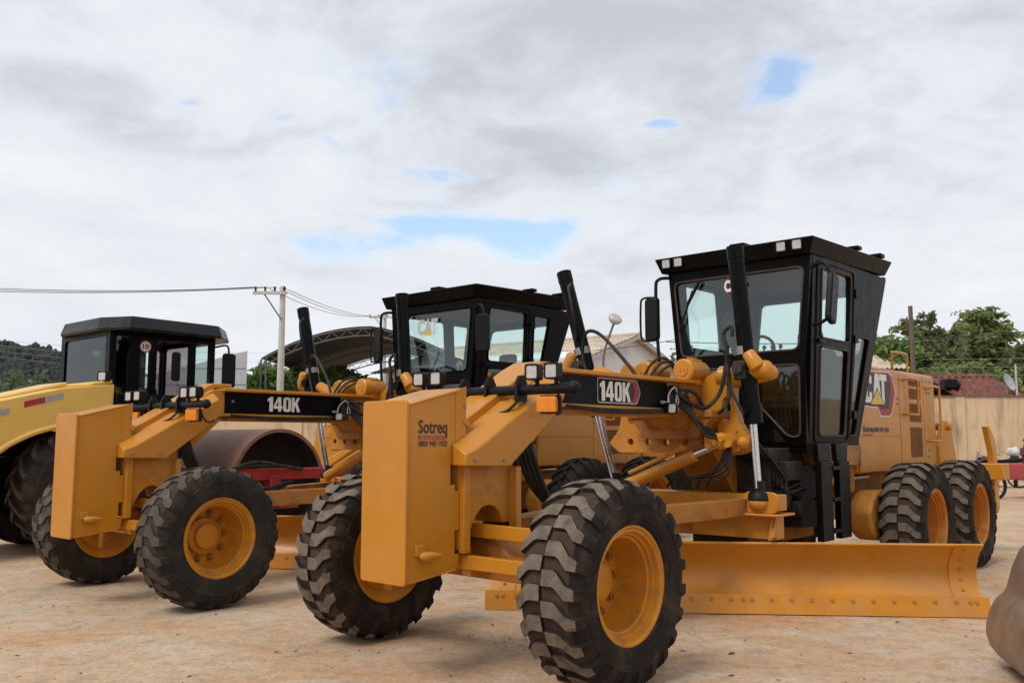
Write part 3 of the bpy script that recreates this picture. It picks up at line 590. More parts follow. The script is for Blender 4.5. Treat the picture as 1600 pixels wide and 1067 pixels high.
    for k in range(14):
        y0 = -.16 - .035 * k; hose(G, [(2.75, -.22 - .018 * k, 1.62 - .05 * (k % 3)), (2.95 + .02 * k, y0, 1.50 - .03 * k), (3.2, y0 - .03, 1.22 - .02 * k), (3.35 + .02 * k, y0 + rn.uniform(-.05, .05), 1.02 - .04 * (k % 4)), (3.55, -.40, .88 - .03 * (k % 3))], .013)
    hose(G, [(3.2, -.45, 1.1), (3.35, -.55, .86), (3.55, -.55, .78), (3.8, -.45, .86), (4.0, -.4, 1.0)], .02)
    # --- rear frame, platform, ladder
    b = MB(); b.box(4.2, 7.35, -.46, .46, .78, 1.10); b.prism([(3.86, 1.18), (4.80, 1.16), (4.80, 1.36), (3.80, 1.36)], (0, -.70, 0), (1, 0, 0), (0, 0, 1), (0, 1.4, 0)); b.box(4.55, 4.80, -.62, .62, .9, 1.2)
    b.prism([(3.55, .50), (4.2, .50), (4.2, 1.2), (3.9, 1.25)], (0, -.44, 0), (1, 0, 0), (0, 0, 1), (0, .10, 0))
    b.build('rear_frame', 'yellow_dark', G, 30, bevel=.008)
    b = MB(); b.cyl((4.15, -.52, 1.0), (4.95, -.52, 1.02), .045, seg=14); b.cyl((4.15, -.52, .9), (4.15, -.52, 1.1), .07, seg=14); b.build('articulation_cylinder', 'yellow', G, 40); MB().cyl((4.95, -.52, 1.02), (5.4, -.52, 1.03), .025, seg=12).build('articulation_rod', 'chrome', G)
    b = MB()
    for x in (3.50, 3.90): b.box(x, x + .235, -.84, -.78, .52, 1.22); b.prism([(x, 1.22), (x + .235, 1.22), (x + .26, 1.38), (x - .02, 1.38)], (0, -.82, 0), (1, 0, 0), (0, 0, 1), (0, .05, 0))
    ld = b.build('step_ladder', 'black', G, 30, bevel=.006)
    for z in (.58, .86, 1.14): MB().box(3.735, 3.90, -.85, -.66, z, z + .035).build('step', 'black', ld, bevel=.004)
    # --- cab
    yc = -.03; H0 = 1.36; cb = 'cabblack'
    F = [(-.66, 1.36), (-.50, 1.36), (-.18, 1.70), (.18, 1.70), (.50, 1.36), (.66, 1.36), (.672, 2.12), (.76, 3.12), (-.76, 3.12), (-.672, 2.12)]
    ws = rpoly([(-.615, 2.235), (.615, 2.235), (.69, 3.00), (-.69, 3.00)], .07)
    lw = rpoly([(-.605, 1.44), (-.49, 1.44), (-.11, 1.84), (-.11, 2.10), (-.615, 2.10)], .06); lw2 = [(-a, z) for a, z in lw[::-1]]
    b = MB(); b.prism([F, ws, lw, lw2], (3.55, yc, 0), (0, 1, 0), (0, 0, 1), (.05, 0, 0)); fr = b.build('cab_front', cb, G, 30)
    def pane(loop, O, U, Vv, D, parent, m='glass'): return MB().prism(loop, O, U, Vv, D).build('window_pane', m, parent, 0)
    def seal(loop, O, U, Vv, D, parent):
        P3 = [Vector(O) + Vector(U) * u + Vector(Vv) * v for u, v in loop]; return MB().tube(P3, .011, 6, 1, closed=True).build('window_seal', 'cabblack' if not first else 'sealbrown', parent, 60)
    pane(ws, (3.57, yc, 0), (0, 1, 0), (0, 0, 1), (.006, 0, 0), fr); seal(ws, (3.548, yc, 0), (0, 1, 0), (0, 0, 1), 0, fr)
    for lp in (lw, lw2): pane(lp, (3.57, yc, 0), (0, 1, 0), (0, 0, 1), (.006, 0, 0), fr, 'glassdark'); seal(lp, (3.548, yc, 0), (0, 1, 0), (0, 0, 1), 0, fr)
    for s in (-1, 1):
        O = (0, yc + s * .66, H0); Vv = (0, s * .0575, 1); U = (1, 0, 0)
        outer = [(3.602, 0), (4.74, 0), (5.44, 1.76), (3.602, 1.76)]
        h1 = rpoly([(3.80, 1.0), (4.50, 1.0), (4.50, 1.66), (3.80, 1.66)], .06); h2 = rpoly([(3.80, .09), (4.40, .09), (4.46, .92), (3.80, .92)], .06); h3 = rpoly([(4.50, .09), (4.66, .09), (5.00, 1.08), (4.62, 1.08)], .05)
        h4 = rpoly([(4.64, 1.02), (4.84, 1.02), (4.98, 1.64), (4.64, 1.64)], .05); hs = [h1, h2, h3] if first else [h1, h2, rpoly([(4.50, .09), (4.66, .09), (4.90, .90), (4.60, .90)], .05), h4]
        b = MB(); b.prism([outer] + hs, O, U, Vv, (0, -s * .05, 0)); sd = b.build('cab_side', cb, G, 30)
        for lp, mm in zip(hs, ('glass', 'glassdark', 'glassdark', 'glass')): pane(lp, Vector(O) + V3(0, -s * .02, 0), U, Vv, (0, -s * .006, 0), sd, mm); seal(lp, Vector(O) + V3(0, s * .002, 0), U, Vv, 0, sd)
        # door frame lines, hinges and handle
        q = MB(); Oo = Vector(O) + V3(0, s * .001, 0)
        P3 = [Oo + Vector(U) * u + Vector(Vv) * v for u, v in rpoly([(3.70, .04), (4.475, .04), (4.56, .96), (4.56, 1.71), (3.70, 1.71)], .06)]; q.tube(P3, .012, 6, 1, closed=True)
        for v in (.30, 1.05, 1.5): p = Oo + Vector(U) * 4.585 + Vector(Vv) * v; q.box(p.x - .03, p.x + .05, p.y - .03, p.y + .03, p.z - .04, p.z + .04)
        p = Oo + Vector(U) * 3.74 + Vector(Vv) * .96; q.box(p.x - .02, p.x + .12, p.y - .03, p.y + .03, p.z - .015, p.z + .025)
        q.build('door_frame', cb, sd, 40)
    vz = Vector((.70, 0, 1.76)); vl = vz.length; vn = vz / vl; rw = rpoly([(-.58, .98), (.58, .98), (.64, 1.72), (-.64, 1.72)], .06)
    b = MB(); b.prism([[(-.66, 0), (.66, 0), (.76, vl), (-.76, vl)], rw], (4.742, yc, H0), (0, 1, 0), vn, (-.045, 0, .018)); rr_ = b.build('cab_rear', cb, G, 30)
    pane(rw, (4.72, yc, H0), (0, 1, 0), vn, (-.006, 0, 0), rr_)
    b = MB(); b.box(3.56, 4.74, yc - .655, yc + .655, 1.30, 1.37); b.build('cab_floor', cb, G)
    # roof with visor edge
    def hexa(bot, top): return [tuple(p) for p in bot + top], [(3, 2, 1, 0), (4, 5, 6, 7), (0, 1, 5, 4), (1, 2, 6, 5), (2, 3, 7, 6), (3, 0, 4, 7)]
    b = MB(); b.add(*hexa([(3.50, -.80, 3.10), (5.40, -.80, 3.15), (5.40, .78, 3.15), (3.50, .78, 3.10)], [(3.46, -.86, 3.255), (5.46, -.86, 3.30), (5.46, .84, 3.30), (3.46, .84, 3.255)]))
    b.add(*hexa([(3.55, -.78, 3.256), (5.36, -.78, 3.30), (5.36, .76, 3.30), (3.55, .76, 3.256)], [(3.66, -.70, 3.30), (5.26, -.70, 3.335), (5.26, .68, 3.335), (3.66, .68, 3.30)]))
    rf = b.build('cab_roof', cb, G, 25, bevel=.012)
    MB().box(3.62, 5.36, -.74, .70, 3.06, 3.099).build('headliner', 'headliner', rf)
    for bx_ in ((3.60, 3.78, -.10, .06, 3.27, 3.325), (4.5, 4.6, -.87, -.70, 3.29, 3.33), (5.1, 5.22, -.87, -.70, 3.30, 3.345)): MB().box(*bx_).build('roof_bracket', cb, rf, bevel=.01)
    for y in (-.70, -.545, .56, .70): lamp(G, (3.462, y, 3.195), (-1, -.1, -.08), (.105, .105), 'roof_lamp', .05) if first else None
    # wiper, visor emblem
    b = MB(); b.bar((3.535, .44 if first else .42, 2.90), (3.535, .60, 2.50), .012, .018); b.bar((3.53, .36, 2.98), (3.53, .50, 2.76), .03, .02); b.build('wiper', 'plastic', G)
    if first:
        q = MB(); q.prism(circle2(0, 0, .12, 6), (3.545, -.02, 2.90), (0, 1, 0), (0, 0, 1), (.004, 0, 0)); o = q.build('emblem', 'blackprint', fr)
        o1 = circle2(0, 0, .125, 6); o2 = circle2(0, 0, .112, 6); MB().prism([o1, o2], (3.542, -.02, 2.90), (0, 1, 0), (0, 0, 1), (.004, 0, 0)).build('emblem_border', 'redprint', fr)
        text('lettering', 'CAT', (3.542, .09, 2.84), (0, -1, 0), (0, 0, 1), .20, .12, 'white', fr, .05)
    else:
        text('lettering', 'CAT', (3.552, .22, 2.72), (0, -1, 0), (0, 0, 1), .36, .20, 'palegrey', fr, .05)
        MB().prism([(-.10, 2.71), (.03, 2.71), (-.035, 2.80)], (3.548, 0.07, 0), (0, 1, 0), (0, 0, 1), (.002, 0, 0)).build('emblem', 'decalyellow', fr)
    # mirrors
    for s in (-1, 1):
        y = yc + s * .76; b = MB()
        if s < 0:
            b.tube([(3.56, y, 2.98), (3.50, y - .10, 3.00), (3.47, y - .18, 2.97), (3.47, y - .21, 2.86)], .018, 8, 5); b.tube([(3.56, y, 2.45), (3.5, y - .10, 2.46), (3.47, y - .16, 2.48)], .016, 8, 4)
            c0 = V3(3.46, y - .20, 2.66); tilt = .10 if first else 0.0
        else:
            b.tube([(3.54, y - .02, 3.06), (3.46, y + .06, 3.04), (3.45, y + .09, 2.92), (3.45, y + .07, 2.3), (3.46, y + .02, 1.95)], .018, 8, 5)
            b.tube([(3.45, y + .09, 2.86), (3.44, y + .24, 2.86), (3.44, y + .27, 2.78), (3.44, y + .27, 2.48), (3.44, y + .22, 2.42), (3.45, y + .08, 2.42)], .011, 8, 5)
            c0 = V3(3.45, y + .15, 2.64); tilt = 0.0
        arm = b.build('mirror_arm', 'plastic', G, 50) if s > 0 else None
        if s < 0:
            arm = MB().tube([(3.56, y, 2.98), (3.50, y - .10, 3.00), (3.47, y - .18, 2.97), (3.47, y - .21, 2.86)], .018, 8, 5).build('mirror_arm', 'plastic', G, 50); MB().tube([(3.56, y, 2.45), (3.5, y - .10, 2.46), (3.47, y - .16, 2.48)], .016, 8, 4).build('mirror_brace', 'plastic', arm, 50)
        q = MB(); Um, Vm, Dm = ((1, .10, -.28), (.24, 0, 1), (.01, -.055, 0)) if (s < 0 and first) else ((.25 * s, 1, 0), (0, 0, 1), (.06, -.015 * s, 0))
        q.prism(rpoly(rect(-.085, -.22, .085, .22), .045), c0 + V3(-.02, 0, 0), Um, Vm, Dm); q.build('mirror', 'plastic', arm, 40, bevel=.014)
    # cab interior
    b = MB(); b.prism(rpoly(rect(-.26, 0, .26, .62), .08), (4.62, yc - .20, 1.72), (0, 1, 0), (.12, 0, 1), (.12, 0, 0)); b.prism(rpoly(rect(-.26, -.26, .26, .26), .08), (4.36, yc - .20, 1.70), (0, 1, 0), (1, 0, 0), (0, 0, .13)); b.prism(rpoly(rect(-.13, 0, .13, .18), .05), (4.70, yc - .20, 2.36), (0, 1, 0), (.1, 0, 1), (.09, 0, 0)); b.box(4.2, 4.55, yc - .38, yc - .02, 1.38, 1.70)
    b.build('seat', 'seat', G, 40, bevel=.02)
    b = MB(); b.bar((3.72, yc, 1.38), (3.80, yc, 2.12), .16, .20); b.box(3.66, 3.86, yc - .34, yc + .34, 2.10, 2.17)
    for k in range(8): y = yc - .30 + .085 * k; b.bar((3.80, y, 2.16), (3.84, y, 2.30), .012, .012); b.sphere((3.845, y, 2.31), .022, 8)
    b.build('control_console', 'plastic', G, 40)
    b = MB(); ring = [Vector((3.93, yc, 2.27)) + V3(.06 * math.sin(q) * 1.2, .19 * math.cos(q), .19 * math.sin(q) * .9) for q in [2 * math.pi * k / 20 for k in range(20)]]; b.tube(ring, .016, 8, 1, closed=True); b.bar(ring[0], ring[10], .03, .015); b.bar(ring[5], Vector((3.85, yc, 2.18)), .03, .015); b.build('steering_wheel', 'plastic', G, 50)
    b = MB()
    for k in range(5): b.cyl((3.66, -.56 + .045 * k, 1.46), (3.64, -.50 + .045 * k, 2.06), .007, seg=6)
    b.box(3.64, 3.67, -.62, -.3, 1.72, 1.74); b.build('defroster_tubes', 'steel', G, 40)
    # --- engine hood
    b = MB(); b.prism([(4.85, 1.07), (7.28, 1.07), (7.28, 2.19), (4.85, 2.19)], (0, -.65, 0), (1, 0, 0), (0, 0, 1), (0, 1.30, 0)); hd = b.build('engine_hood', 'yellow', G, 25, bevel=.035)
    q = MB(); q.box(4.86, 6.06, -.656, -.65, 1.085, 1.44); q.box(4.86, 6.06, -.656, -.65, 1.452, 2.14); q.build('hood_panel', 'yellow', hd, bevel=.004)
    q = MB(); q.box(6.08, 6.86, -.656, -.65, 1.09, 2.15); q.box(6.875, 7.26, -.656, -.65, 1.09, 2.16); q.build('hood_panel', 'yellow', hd, bevel=.004)
    for (z0, z1) in ((2.03, 2.10), (1.88, 2.0), (1.62, 1.83), (1.22, 1.56)):
        q = MB(); q.box(6.38, 6.76, -.658, -.64, z0, z1); g_ = q.build('grille', 'dark', hd)  # dark panel painted as the shaded recess behind the slats
        q = MB(); n = int((z1 - z0) / .024)
        for k in range(n): z = z0 + (k + .5) * (z1 - z0) / n; q.add([(6.38, -.652, z - .009), (6.76, -.652, z - .009), (6.76, -.672, z + .004), (6.38, -.672, z + .004), (6.38, -.652, z + .011), (6.76, -.652, z + .011)], [(0, 1, 2, 3), (3, 2, 5, 4), (0, 3, 4), (1, 5, 2)])
        q.build('louvres', 'yellow2', g_, 0)
    q = MB(); q.tube([(6.18, -.66, 2.08), (6.20, -.73, 2.10), (6.40, -.73, 2.10), (6.46, -.73, 2.04), (6.46, -.73, 1.74), (6.42, -.73, 1.70), (6.20, -.73, 1.70), (6.18, -.66, 1.70)], .014, 8, 4); q.build('hand_rail', 'yellow', hd, 50)
    q = MB(); q.tube([(6.94, -.66, 2.02), (6.96, -.73, 2.04), (7.16, -.73, 2.04), (7.22, -.73, 1.98), (7.22, -.73, 1.45), (7.16, -.73, 1.40), (6.98, -.73, 1.40), (6.96, -.66, 1.40)], .014, 8, 4); q.build('hand_rail', 'yellow', hd, 50)
    q = MB(); q.tube([(6.05, -.60, 2.18), (6.05, -.60, 2.36), (6.08, -.60, 2.40), (6.50, -.60, 2.40), (6.54, -.60, 2.36), (6.54, -.60, 2.18)], .014, 8, 4); q.build('hand_rail', 'yellow', hd, 50)
    q = MB()
    for (x, z) in ((6.85, 2.13), (6.98, 2.11), (7.10, 2.11), (7.22, 2.11), (6.95, 2.03), (7.02, 2.03), (7.09, 2.03), (6.98, 1.97), (7.08, 1.97), (6.0, 1.87), (6.0, 1.81), (6.98, 1.30), (6.98, 1.22), (6.96, 1.12)): q.cyl((x, -.668, z), (x, -.65, z), .012, seg=8)
    q.build('fasteners', 'steel', hd)
    if first:
        X0 = 5.02
        q = MB(); q.prism([(X0, 1.755), (5.41, 1.75), (5.49, 1.66), (5.74, 1.66), (5.82, 1.70), (5.95, 1.93), (5.86, 2.12), (5.77, 2.155), (X0, 2.13)], (0, -.6575, 0), (1, 0, 0), (0, 0, 1), (0, .0012, 0)); q.build('decal_border', 'white', hd)
        q = MB(); q.prism([(X0, 1.765), (5.415, 1.76), (5.50, 1.672), (5.735, 1.672), (5.808, 1.708), (5.935, 1.93), (5.85, 2.108), (5.76, 2.142), (X0, 2.12)], (0, -.659, 0), (1, 0, 0), (0, 0, 1), (0, .0012, 0)); q.build('decal_badge', 'redprint', hd)
        q = MB(); q.prism([(X0, 1.77), (5.42, 1.77), (5.55, 1.735), (5.72, 1.76), (5.81, 1.93), (5.77, 2.10), (5.72, 2.125), (X0, 2.115)], (0, -.6605, 0), (1, 0, 0), (0, 0, 1), (0, .0012, 0)); q.build('decal_badge', 'blackprint', hd)
        # block letters C A T and triangle
        def glyph(loops): MB().prism(loops, (0, -.662, 0), (1, 0, 0), (0, 0, 1), (0, .0012, 0)).build('lettering', 'white', hd)
        glyph([(5.06, 1.80), (5.20, 1.80), (5.25, 1.84), (5.25, 1.91), (5.18, 1.91), (5.18, 1.86), (5.13, 1.86), (5.13, 2.05), (5.18, 2.05), (5.18, 2.00), (5.25, 2.00), (5.25, 2.07), (5.20, 2.11), (5.06, 2.11)])
        glyph([(5.27, 1.80), (5.34, 1.80), (5.355, 1.87), (5.44, 1.87), (5.455, 1.80), (5.52, 1.80), (5.45, 2.115), (5.345, 2.115)])
        glyph([(5.535, 1.80), (5.605, 1.80), (5.605, 2.045), (5.68, 2.045), (5.68, 2.115), (5.47, 2.115), (5.47, 2.045), (5.535, 2.045)])
        MB().prism([(5.17, 1.775), (5.61, 1.785), (5.40, 1.965)], (0, -.6632, 0), (1, 0, 0), (0, 0, 1), (0, .001, 0)).build('emblem_border', 'blackprint', hd)
        MB().prism([(5.20, 1.785), (5.58, 1.793), (5.40, 1.945)], (0, -.6644, 0), (1, 0, 0), (0, 0, 1), (0, .001, 0)).build('emblem', 'decalyellow', hd)
        text('lettering', 'Sotreq', (4.98, -.6565, 1.475), (1, 0, 0), (0, 0, 1), .28, .085, 'blackprint', hd, .04)
        text('lettering', '0800 940 1920', (5.28, -.6565, 1.495), (1, 0, 0), (0, 0, 1), .42, .05, 'blackprint', hd, .03)
        MB().box(4.98, 5.22, -.659, -.6565, 1.458, 1.475).build('decal_strip', 'redprint', hd)
    # --- tandem cases
    for s in (-1, 1):
        lp = [(5.0 + .33 * math.cos(q), .66 + .25 * math.sin(q)) for q in [math.pi * (.5 + k / 12) for k in range(13)]] + [(7.2 + .33 * math.cos(q), .62 + .22 * math.sin(q)) for q in [math.pi * (1.5 + k / 12) for k in range(13)]]
        b = MB(); b.prism(lp, (0, s * .58, 0), (1, 0, 0), (0, 0, 1), (0, s * .235, 0)); b.build('tandem_case', 'yellow2', G, 35, bevel=.03)
    # --- rear plate and ripper
    b = MB()
    for y in (-.69, -.50, .44, .63): b.prism([(7.28, 1.0), (7.88, .92), (7.94, 1.08), (7.76, 1.58), (7.66, 1.65), (7.50, 1.65), (7.28, 1.34)], (0, y, 0), (1, 0, 0), (0, 0, 1), (0, .06, 0))
    b.cyl((7.60, -.74, 1.58), (7.60, .74, 1.58), .05, seg=14); b.build('ripper_mount', 'yellow', G, 30, bevel=.008)
    b = MB(); b.box(8.15, 8.45, -1.15, 1.15, .92, 1.12); b.bar((7.4, -.4, .72), (8.2, -.4, .98), .10, .10); b.bar((7.4, .4, .72), (8.2, .4, .98), .10, .10); rb_ = b.build('ripper_beam', 'yellow', G, 30, bevel=.01)
    for y in (-1.0, -.5, 0, .5, 1.0):
        q = MB(); q.prism([(8.27, .50), (8.38, .56), (8.38, 1.28), (8.33, 1.42), (8.10, 1.60), (8.02, 1.58), (8.20, 1.26), (8.24, .6)], (0, y - .035, 0), (1, 0, 0), (0, 0, 1), (0, .07, 0)); q.build('ripper_shank', 'yellow', rb_, 30, bevel=.006)
    return G
M['sealbrown'] = mat('window_seal_dust', (.055, .035, .028), .7, var=.3, scale=10)
A1, A2 = .7342, .722
build_grader('nearest yellow motor grader, printed lettering on its nose block, long blade on the ground', (-.231, 6.0706, 0), math.pi / 2 - A1, True)
build_grader('yellow motor grader parked second, with plain unlettered nose block and darker tyres', (-3.37, 8.58, 0), math.pi / 2 - A2, False)
# ------------------------------------------------------------------ ground
def ground_mat():
    m, nt, b, out = nodes('yard_ground')
    base = ramp(nt, tex_noise(nt, .42, 8, .62, (1, 1, 1), dist=.5), [(.30, (.41, .265, .150)), (.45, (.51, .350, .220)), (.58, (.53, .39, .262)), (.75, (.48, .385, .285))])
    pale = ramp(nt, tex_noise(nt, 1.3, 9, .70, (.9, 1, 1), (5, 2, 0), dist=.4), [(.50, (0, 0, 0)), (.66, (.55, .55, .55))])
    c = mixc(nt, pale, base, (.58, .52, .45))
    org = ramp(nt, tex_noise(nt, .9, 9, .70, (.85, 1, 1), (11, 4, 0), dist=.4), [(.49, (0, 0, 0)), (.70, (.65, .65, .65))])
    c = mixc(nt, org, c, (.50, .24, .10))
    gry = ramp(nt, tex_noise(nt, 2.8, 9, .72, (1, 1, 1), (1, 14, 0)), [(.54, (0, 0, 0)), (.66, (.5, .5, .5))])
    c = mixc(nt, gry, c, (.27, .23, .19))
    mid = ramp(nt, tex_noise(nt, 8, 8, .75, (1, 1, 1), (4, 4, 0), dist=.3), [(.36, (.80, .78, .76)), (.5, (1, 1, 1)), (.66, (1.12, 1.10, 1.07))]); c = mixc(nt, 1.0, c, mid, 'MULTIPLY')
    chip = ramp(nt, tex_noise(nt, 16, 6, .7, (1, 1, 1), (9, 1, 0)), [(.64, (0, 0, 0)), (.70, (.7, .7, .7))]); c = mixc(nt, chip, c, (.24, .15, .09))
    fn = ramp(nt, tex_noise(nt, 38, 6, .75), [(.30, (.72, .72, .72)), (.55, (1.02, 1.02, 1.02)), (.75, (1.12, 1.12, 1.12))])
    c = mixc(nt, 1.0, c, fn, 'MULTIPLY')
    nt.links.new(c, b.inputs['Base Color']); b.inputs['Roughness'].default_value = .92; b.inputs['Specular IOR Level'].default_value = .2
    h1 = tex_noise(nt, 3.0, 10, .72); h2 = tex_noise(nt, 28, 8, .75)
    ad = nt.nodes.new('ShaderNodeMath'); ad.operation = 'MULTIPLY_ADD'; nt.links.new(h2, ad.inputs[0]); ad.inputs[1].default_value = .25; nt.links.new(h1, ad.inputs[2])
    bump(nt, b, ad.outputs[0], .55, .05); return m
M['ground'] = ground_mat()
from mathutils import noise as mnoise
def ground_mesh():
    def lines(lo, hi, step, far): 
        L_ = []; v = lo
        while v <= hi + 1e-6: L_.append(v); v += step
        return [f for f in far if f < lo] + L_ + [f for f in far if f > hi]
    xs = lines(-9, 9, .075, [-900, -300, -100, -40, -20, -12, 12, 20, 40, 100, 300, 900]); ys = lines(3.0, 17, .075, [-60, -10, 1, 22, 30, 40, 60, 120, 300, 700, 1500])
    vs = []
    for y in ys:
        for x in xs:
            z = 0.0
            if -9.1 < x < 9.1 and 2.9 < y < 17.1:
                ed = min(1, (9 - abs(x)) / 1.5, (y - 3) / .5 + .2, (17 - y) / 2); n1 = mnoise.noise(Vector((x * .7, y * .7, 0))); n2 = mnoise.noise(Vector((x * 2.6, y * 2.6, 5))); n3 = mnoise.noise(Vector((x * 7, y * 7, 9)))
                z = max(0, ed) * (.003 + .009 * n1 + .005 * n2 + .003 * n3)
            vs.append((x, y, min(z, .012)))
    nx = len(xs); fs = [(j * nx + i, j * nx + i + 1, (j + 1) * nx + i + 1, (j + 1) * nx + i) for j in range(len(ys) - 1) for i in range(nx - 1)]
    me = bpy.data.meshes.new('ground'); me.from_pydata(vs, [], fs); me.materials.append(M['ground']); me.polygons.foreach_set('use_smooth', [True] * len(fs)); o = bpy.data.objects.new('ground', me); COL.objects.link(o); struct(o)
ground_mesh()
# ------------------------------------------------------------------ soil roller behind the second grader (coordinates in the second grader's frame, then moved to its own base)
M['cream'] = mat('cream_yellow_paint', (.74, .46, .10), .36, var=.05, scale=2, dirt=(.40, .27, .13), dirt_amt=.3, bmp=.02)
M['redpaint'] = mat('red_paint', (.36, .022, .02), .42, var=.12, scale=4, dirt=(.12, .05, .04), dirt_amt=.4)
M['rustdrum'] = mat('rusty_drum_steel', (.24, .115, .072), .6, .0, var=.25, scale=5, dirt=(.25, .13, .08), dirt_amt=.5, stretch=(1, 5, 1))
M['drumin'] = mat('drum_inside', (.03, .022, .018), .8, var=.3)
M['glassreflpink2'] = glass('dark_glass_pink_reflection', (.66, .56, .60), .14)  # darker pane with the interior reflection put into its pink tint
M['sticker'] = mat('reflector_grey', (.34, .33, .30), .4, var=.2, scale=30)
def place(a, tx, ty, x, y):
    th = math.pi / 2 - a; return (tx + x * math.cos(th) - y * math.sin(th), ty + x * math.sin(th) + y * math.cos(th), 0), th
def build_roller():
    off = (2.1, 4.45, 0); loc, th = place(A2, -3.37, 8.58, 2.1, 4.45)
    G = thing('soil_roller', 'cream yellow soil roller with black canopied cab and rusty steel drum', 'roller', loc, th)
    mb = lambda: MB(off)
    # hood with wheel arches
    arch = [(-.48, .68), (-.34, 1.0), (-.20, 1.18), (-.03, 1.33), (.12, 1.42), (.28, 1.495), (.45, 1.55), (.65, 1.60), (.9, 1.635), (1.24, 1.64)]
    side = [(-2.0, .75), (-2.0, 1.30), (-1.2, 1.56), (-.2, 1.86), (.6, 2.06), (1.26, 2.14), (1.26, 1.66)] + arch[::-1] + [(-.6, .66)]
    b = mb(); b.prism(side, (0, 3.55, 0), (1, 0, 0), (0, 0, 1), (0, 1.80, 0)); hd = b.build('engine_hood', 'cream', G, 28, bevel=.04)
    b = mb(); b.tube([(x, 3.545, z) for x, z in arch], .035, 8, 3); b.build('arch_lip', 'cream', hd, 50)
    b = mb(); b.prism([(.98, 2.10), (1.25, 2.145), (1.25, 2.20), (.98, 2.155)], (0, 3.58, 0), (1, 0, 0), (0, 0, 1), (0, 1.7, 0)); b.build('hood_cap', 'cream', hd, 30, bevel=.02)
    b = mb(); b.prism([(-1.1, 1.60), (.85, 2.115), (.85, 2.17), (-1.1, 1.65)], (0, 4.0, 0), (1, 0, 0), (0, 0, 1), (0, .9, 0)); b.build('hood_ridge', 'cream', hd, 30, bevel=.02)
    for (x0, x1, m_) in ((.16, .40, 'redprint'), (.40, .62, 'sticker'), (-.45, -.22, 'decalyellow'), (-.22, .0, 'sticker')):
        z0 = 1.76 + .27 * x0 if x0 > .1 else 1.72 + .27 * x0; z1 = z0 + .27 * (x1 - x0)
        b = mb(); b.prism([(x0, z0), (x1, z1), (x1, z1 + .075), (x0, z0 + .075)], (0, 3.546, 0), (1, 0, 0), (0, 0, 1), (0, .003, 0)); b.build('reflector_sticker', m_, hd)
    b = mb(); b.prism(rpoly([(-1.2, .75), (-.30, .75), (-.20, 1.02), (-.22, 1.36), (-.5, 1.45), (-1.2, 1.35)], .06), (0, 3.44, 0), (1, 0, 0), (0, 0, 1), (0, .12, 0)); b.build('side_guard', 'redpaint', G, 30, bevel=.02)
    # rear wheels
    t = tyre_mesh('tyre', .78, .58, .37, ['rubB', 'rubB', 'rubtopB'], 18, lug=.05, style='bar', lugw=.34); rm = rim_mesh('wheel', .37, .29, 'cream', .2)
    for y, fl in ((3.80, 0), (5.10, math.pi)):
        w = bpy.data.objects.new('wheel', rm); COL.objects.link(w); w.parent = G; w.location = Vector((.92, y, .78)) - Vector(off); w.rotation_euler = (0, .2, fl)
        q = bpy.data.objects.new('tyre', t); COL.objects.link(q); q.parent = w
    b = mb(); b.box(.1, 1.1, 4.1, 4.8, .5, 1.2); b.cyl((.92, 3.9, .78), (.92, 5.0, .78), .14); b.build('rear_axle', 'black', G)
    # platform side panel
    b = mb(); b.prism([(1.75, .80), (2.0, .80), (2.15, 1.18), (2.85, 1.88), (2.85, 2.02), (1.27, 2.02), (1.27, 1.72), (1.62, 1.5)], (0, 3.50, 0), (1, 0, 0), (0, 0, 1), (0, 1.85, 0)); pl = b.build('platform', 'black', G, 30, bevel=.015)
    text('lettering', '0-I', Vector((1.47, 3.50, 1.16)) - Vector(off), (1, 0, 0), (0, 0, 1), .17, .10, 'white', pl, .02)
    b = mb(); b.prism([(2.22, 1.36), (2.36, 1.40), (2.38, 1.53), (2.33, 1.48), (2.29, 1.53), (2.25, 1.47), (2.20, 1.50)], (0, 3.497, 0), (1, 0, 0), (0, 0, 1), (0, .003, 0)); b.build('crown_emblem', 'decalyellow', pl)
    # cab
    ch = 'black'; x0, x1, y0, y1, z0, z1 = 1.24, 2.78, 3.70, 5.22, 1.95, 2.90
    holes = [rpoly(rect(1.33, 2.03, 1.52, 2.80), .04), rpoly(rect(1.66, 2.03, 1.80, 2.72), .04), rpoly(rect(1.90, 2.03, 2.38, 2.78), .05), rpoly(rect(2.48, 2.03, 2.72, 2.78), .04)]
    for y, d, nm in ((y0, .05, 0), (y1 - .05, .05, 1)):
        b = mb(); b.prism([rect(x0, z0, x1, z1)] + holes, (0, y, 0), (1, 0, 0), (0, 0, 1), (0, d, 0)); c = b.build('cab_side', ch, G, 30)
        for h, m_ in zip(holes, ('glassblack', 'glass', 'glassreflpink2', 'glass')):
            b = mb(); b.prism(h, (0, y + .02, 0), (1, 0, 0), (0, 0, 1), (0, .006, 0)); b.build('window_pane', m_, c, 0)
    for x, lp in ((x0, [rpoly(rect(y0 + .12, 2.03, y1 - .12, 2.80), .06)]), (x1 - .05, [rpoly(rect(y0 + .12, 2.03, y1 - .12, 2.80), .06)])):
        b = mb(); b.prism([rect(y0 + .051, z0, y1 - .051, z1)] + lp, (x, 0, 0), (0, 1, 0), (0, 0, 1), (.05, 0, 0)); c = b.build('cab_end', ch, G, 30)
        b = mb(); b.prism(lp[0], (x + .02, 0, 0), (0, 1, 0), (0, 0, 1), (.006, 0, 0)); b.build('window_pane', 'glassblack' if x == x0 else 'glass', c, 0)
    b = mb(); b.cyl((1.73, 3.694, 2.68), (1.73, 3.70, 2.68), .085, seg=24); sp = b.build('speed_sign', 'redprint', G)
    b = mb(); b.cyl((1.73, 3.691, 2.68), (1.73, 3.695, 2.68), .07, seg=24); b.build('speed_sign_face', 'white', sp)
